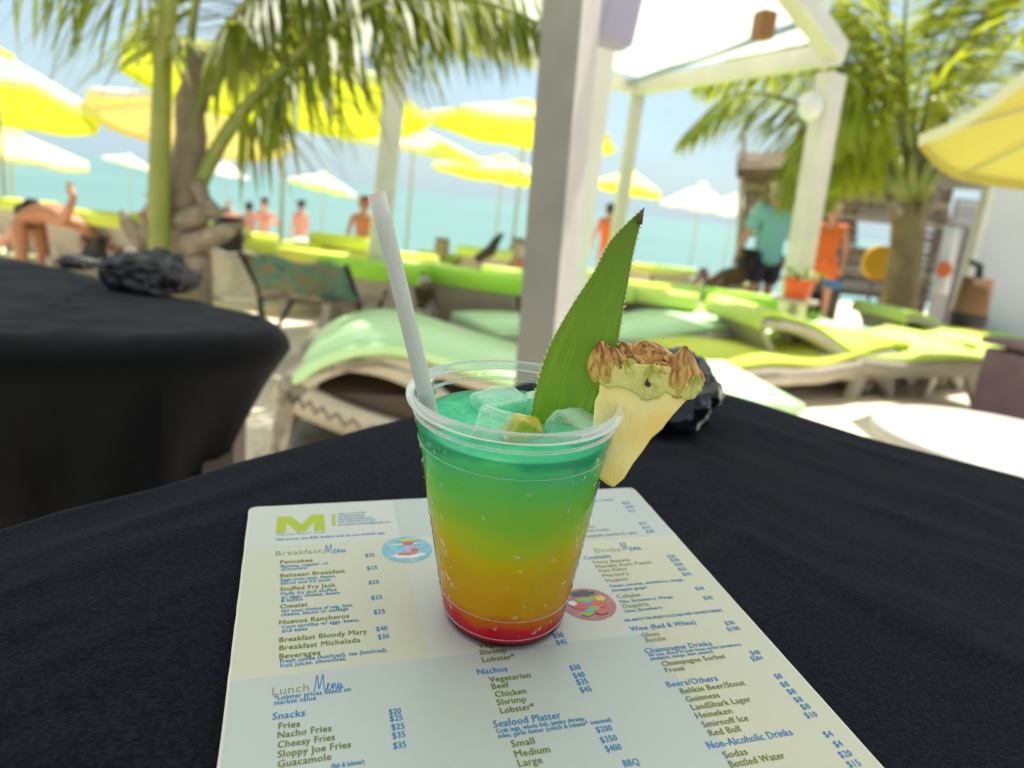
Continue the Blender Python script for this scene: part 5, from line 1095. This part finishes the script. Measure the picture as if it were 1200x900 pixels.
for i in range(n_):
    l_, r3 = EL[i], ER[i]; row = []
    for k in range(9):
        f = k / 8; d_ = LD(i, n_ - 1) + .0035 * (1 - (2 * f - 1) ** 2) * min(1, (r3 - l_).length / 60)
        row.append(cpt(l_.x + (r3.x - l_.x) * f, l_.y + (r3.y - l_.y) * f, d_) - root)
    rows.append(row)
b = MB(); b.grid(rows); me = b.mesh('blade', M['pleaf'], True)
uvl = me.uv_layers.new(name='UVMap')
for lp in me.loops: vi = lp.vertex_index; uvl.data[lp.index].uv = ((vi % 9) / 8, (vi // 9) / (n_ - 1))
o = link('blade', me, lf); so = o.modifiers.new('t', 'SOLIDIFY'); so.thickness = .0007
b = MB(); rr_ = random.Random(3)
for E_, sg in ((EL, -1), (ER, 1)):
    acc = 0
    for i in range(8, n_ - 2):
        seg = (E_[i + 1] - E_[i]).length; acc += seg
        if acc > 5.2:
            acc = 0; p_ = E_[i]; d = (E_[i + 1] - E_[i]).normalized(); nn_ = V((d.y, -d.x)) * (1 if sg > 0 else -1)
            if nn_.x * sg < 0: nn_ = -nn_
            h_ = rr_.uniform(2.6, 4.4); dd = LD(i, n_ - 1)
            tipp = p_ + nn_ * h_ + d * 3.2; b.add([cpt(*(p_ - d * 2.4 - nn_ * .6), dd + .0003) - root, cpt(*(p_ + d * 1.4 - nn_ * .6), dd + .0003) - root, cpt(*tipp, dd) - root, cpt(*(p_ - nn_ * .5), dd - .0005) - root], [(0, 1, 2), (0, 2, 3), (1, 3, 2)])
b.build('edge_spines', M['spine'], lf)['kind'] = 'stuff'
b = MB(); b.tube([cpt(749, 262, .3265) - root, cpt(752, 250, .3265) - root, cpt(755, 243, .326) - root], [.0016, .0009, .0002], 6); b.build('dry_tip', M['tip'], lf, True)

# ------------------------------------------------------------------ pineapple wedge
m = bpy.data.materials.new('pineapple_flesh'); m.use_nodes = True; t = m.node_tree; b_ = t.nodes['Principled BSDF']; M['flesh'] = m
co = N(t, 'ShaderNodeTexCoord'); n = N(t, 'ShaderNodeTexNoise'); n.inputs['Scale'].default_value = 55; n.inputs['Detail'].default_value = 3; cr_ = N(t, 'ShaderNodeValToRGB'); e = cr_.color_ramp.elements; e[0].position = .35; e[0].color = (.88, .77, .32, 1); e[1].position = .74; e[1].color = (.86, .60, .12, 1)
mf = N(t, 'ShaderNodeMapping'); mf.inputs['Rotation'].default_value = (0, R(-18), 0); mf.inputs['Scale'].default_value = (1, 1, .12); nb = N(t, 'ShaderNodeTexNoise'); nb.inputs['Detail'].default_value = 4; nb.inputs['Scale'].default_value = 420; ub = N(t, 'ShaderNodeBump'); ub.inputs['Strength'].default_value = .8; ub.inputs['Distance'].default_value = .0007
t.links.new(co.outputs['Object'], n.inputs['Vector']); t.links.new(n.outputs['Fac'], cr_.inputs['Fac']); t.links.new(cr_.outputs[0], b_.inputs['Base Color']); t.links.new(co.outputs['Object'], mf.inputs['Vector']); t.links.new(mf.outputs[0], nb.inputs['Vector']); t.links.new(nb.outputs['Fac'], ub.inputs['Height']); t.links.new(ub.outputs[0], b_.inputs['Normal'])
b_.inputs['Roughness'].default_value = .3; b_.inputs['Subsurface Weight'].default_value = .8; b_.inputs['Subsurface Radius'].default_value = (1, .7, .3); b_.inputs['Subsurface Scale'].default_value = .005
wr = cpt(755, 500, .335); wg = empty('pineapple_wedge', Matrix.Translation(wr)); tag(wg, 'pale pineapple wedge with rind hooked on the cup rim', 'fruit garnish')
OUT = [(703, 432), (702, 460), (697, 470), (694, 505), (703, 510), (704, 535), (701, 560), (712, 568), (719, 571), (731, 561), (742, 543), (753, 529), (763, 514), (776, 503), (780, 497), (790, 485), (800, 474), (812, 461), (815, 452), (805, 440), (780, 432), (750, 430), (722, 428)]
OS = [V(p_) for p_ in OUT]; cx, cy = 752, 480
rows = []
for dd, shr in ((.3245, .965), (.3250, 1.0), (.336, 1.0), (.3475, 1.0), (.348, .96)):
    rows.append([cpt(cx + (p_.x - cx) * shr * (.325 / dd), cy + (p_.y - cy) * shr * (.325 / dd), dd) - wr for p_ in OS])
b = MB(); b.grid(rows, closed=True); nO = len(OS)
b.f.append(tuple(range(nO))[::-1]); b.mi.append(0); b.f.append(tuple(4 * nO + k for k in range(nO))); b.mi.append(0)
o = b.build('flesh', M['flesh'], wg, False); smooth_bevel(o, .0008, 2)
M['bractd'] = mat('dark_bract_tip', (.05, .018, .012), .7)
def rindmat(name, lo, hi, c0=(.42, .40, .04), c1=(.62, .36, .07), dk=(.28, .11, .06)):
    m = bpy.data.materials.new(name); m.use_nodes = True; t = m.node_tree; b_ = t.nodes['Principled BSDF']; b_.inputs['Roughness'].default_value = .5
    uv = N(t, 'ShaderNodeUVMap'); sp = N(t, 'ShaderNodeSeparateXYZ'); mp_ = N(t, 'ShaderNodeMapping'); mp_.inputs['Scale'].default_value = (5, 1.6, 1); n = N(t, 'ShaderNodeTexNoise'); n.inputs['Scale'].default_value = 1.6; n.inputs['Detail'].default_value = 7; n.inputs['Roughness'].default_value = .65
    co = N(t, 'ShaderNodeTexCoord'); n3 = N(t, 'ShaderNodeTexNoise'); n3.inputs['Scale'].default_value = 160; n3.inputs['Detail'].default_value = 3
    ad = N(t, 'ShaderNodeMath', operation='MULTIPLY_ADD'); ad.inputs[1].default_value = .55; r1 = N(t, 'ShaderNodeValToRGB'); e = r1.color_ramp.elements
    e[0].position = lo; e[0].color = (*c0, 1); e[1].position = hi; e[1].color = (*c1, 1)
    r2 = N(t, 'ShaderNodeValToRGB'); e = r2.color_ramp.elements; e[0].position = .52; e[0].color = (1, 1, 1, 1); e[1].position = .70; e[1].color = (*dk, 1)
    ma2 = N(t, 'ShaderNodeMath', operation='MULTIPLY_ADD'); ma2.inputs[1].default_value = .16; mu = N(t, 'ShaderNodeMixRGB', blend_type='MULTIPLY'); mu.inputs['Fac'].default_value = 1
    t.links.new(uv.outputs[0], sp.inputs[0]); t.links.new(uv.outputs[0], mp_.inputs[0]); t.links.new(mp_.outputs[0], n.inputs['Vector']); t.links.new(co.outputs['Object'], n3.inputs['Vector'])
    t.links.new(n3.outputs['Fac'], ad.inputs[0]); t.links.new(sp.outputs['Y'], ad.inputs[2]); t.links.new(ad.outputs[0], r1.inputs['Fac'])
    t.links.new(sp.outputs['Y'], ma2.inputs[0]); t.links.new(n.outputs['Fac'], ma2.inputs[2]); t.links.new(ma2.outputs[0], r2.inputs['Fac'])
    t.links.new(r1.outputs[0], mu.inputs['Color1']); t.links.new(r2.outputs[0], mu.inputs['Color2']); t.links.new(mu.outputs[0], b_.inputs['Base Color'])
    u = N(t, 'ShaderNodeBump'); u.inputs['Strength'].default_value = .8; u.inputs['Distance'].default_value = .0007; t.links.new(n.outputs['Fac'], u.inputs['Height']); t.links.new(u.outputs[0], b_.inputs['Normal']); return m
M['rind'] = rindmat('pineapple_rind', .65, 1.0); M['rindg'] = rindmat('pale_green_rind', .8, 1.3, (.62, .60, .16), (.40, .42, .06), (.8, .72, .5)); M['bract'] = rindmat('dry_bract', .25, .6)
def scale_eye(cx, cy, w, h, tipx, tipy, d, bulge, mt, tipmat=None, power=.8):
    """one overlapping eye of the rind running up to a pointed dry tip"""
    nu, nv = 20, 16; b = MB(); rows = []; sd = cx * .37 + cy
    for i in range(nv + 1):
        v = i / nv; row = []; wid = w * ((.80 + .20 * math.sin(math.pi * v / .7)) if v < .35 else (1 - ((v - .35) / .65) ** 1.5) ** power + .015)
        bx, by = cx + (tipx - cx) * v ** 1.3, cy + (tipy - cy) * v
        for k in range(nu + 1):
            f = 2 * k / nu - 1; j = 1.6 * fnoise(f * 2 + sd, v * 3, 0, 1)
            fold = .0007 * math.sin(f * 13 + 3 * v + sd) * v * (1 - abs(f)) + .0006 * fnoise(f * 4, v * 4, sd, 1)
            row.append(cpt(bx + f * wid / 2 + j, by + 5 * (f * f - .5) * (-1 if v < .3 else .6) * (1 - v) + j * .6, d - bulge * math.sqrt(max(0, 1 - f * f)) * (.35 + .65 * math.sin(math.pi * min(1, .2 + .75 * (1 - v)))) + fold + .0018 * f * f) - wr)
        rows.append(row)
    b.grid(rows); me = b.mesh('rind_eye', mt, True); uvl = me.uv_layers.new(name='UVMap')
    for lp in me.loops: vi = lp.vertex_index; uvl.data[lp.index].uv = ((vi % (nu + 1)) / nu + sd, (vi // (nu + 1)) / nv)
    o = link('rind_eye', me, wg); so = o.modifiers.new('t', 'SOLIDIFY'); so.thickness = .0009; so.offset = 1
    if tipmat:
        b = MB(); s0 = cpt(tipx + (cx - tipx) * .10, tipy + (cy - tipy) * .10, d - bulge * .30) - wr; e0 = cpt(tipx, tipy - 2, d - bulge * .2) - wr; b.tube([s0, s0.lerp(e0, .5), e0], [.0010, .0007, .0002], 7); b.build('eye_tip', tipmat, o, True)
    return o
scale_eye(735, 430, 56, 30, 728, 402, .3350, .004, M['bract'], None, .6)
scale_eye(764, 434, 60, 30, 755, 401, .3340, .005, M['bract'], None, .6)
scale_eye(790, 440, 50, 30, 778, 416, .3335, .004, M['rind'], None, .5)
scale_eye(748, 452, 80, 30, 742, 417, .3305, .004, M['rind'], None, .5)
scale_eye(709, 449, 36, 40, 705, 400, .3262, .0022, M['bract'], M['bractd'])
scale_eye(724, 454, 42, 40, 716, 408, .3272, .0024, M['rind'], None, .5)
scale_eye(741, 448, 36, 26, 735, 422, .3262, .0018, M['rindg'], None, .45)
scale_eye(784, 454, 64, 34, 772, 425, .3290, .0040, M['bract'], None, .6)
scale_eye(760, 466, 56, 46, 764, 429, .3256, .0014, M['rindg'], None, .45)
scale_eye(812, 454, 22, 36, 813, 430, .3290, .002, M['bract'], None, .6)
scale_eye(795, 464, 44, 50, 803, 407, .3262, .0026, M['bract'], M['bractd'], 1.0)
scale_eye(804, 466, 26, 24, 815, 440, .3258, .0015, M['rindg'], None, .6)
b = MB(); bd = [(702, 428), (702, 449), (712, 455), (725, 453), (738, 457), (752, 466), (768, 467), (780, 459), (792, 466), (806, 463), (815, 452), (810, 438), (780, 429), (740, 426)]
b.grid([[cpt(x_, y_, d_) - wr for x_, y_ in bd] for d_ in (.3240, .3262)], closed=True); b.f.append(tuple(range(len(bd)))[::-1]); b.mi.append(0)
for v in b.v: v += Vector((0, 0, .0))
o = b.build('rind_band', mat('olive_rind_edge', (.50, .50, .10), .5, (300, .6, .0008), (120, (.62, .58, .16), .35, .65)), wg); smooth_bevel(o, .0006, 2)
b = MB(); sx = [(755, 450), (757, 446), (759, 443), (760, 447), (763, 450), (761, 454), (757, 453)]
b.add([cpt(x_, y_, .3218) - wr for x_, y_ in sx], [tuple(range(len(sx)))]); o = b.build('eye_spot', M['bractd'], wg); o.modifiers.new('t', 'SOLIDIFY').thickness = .0006
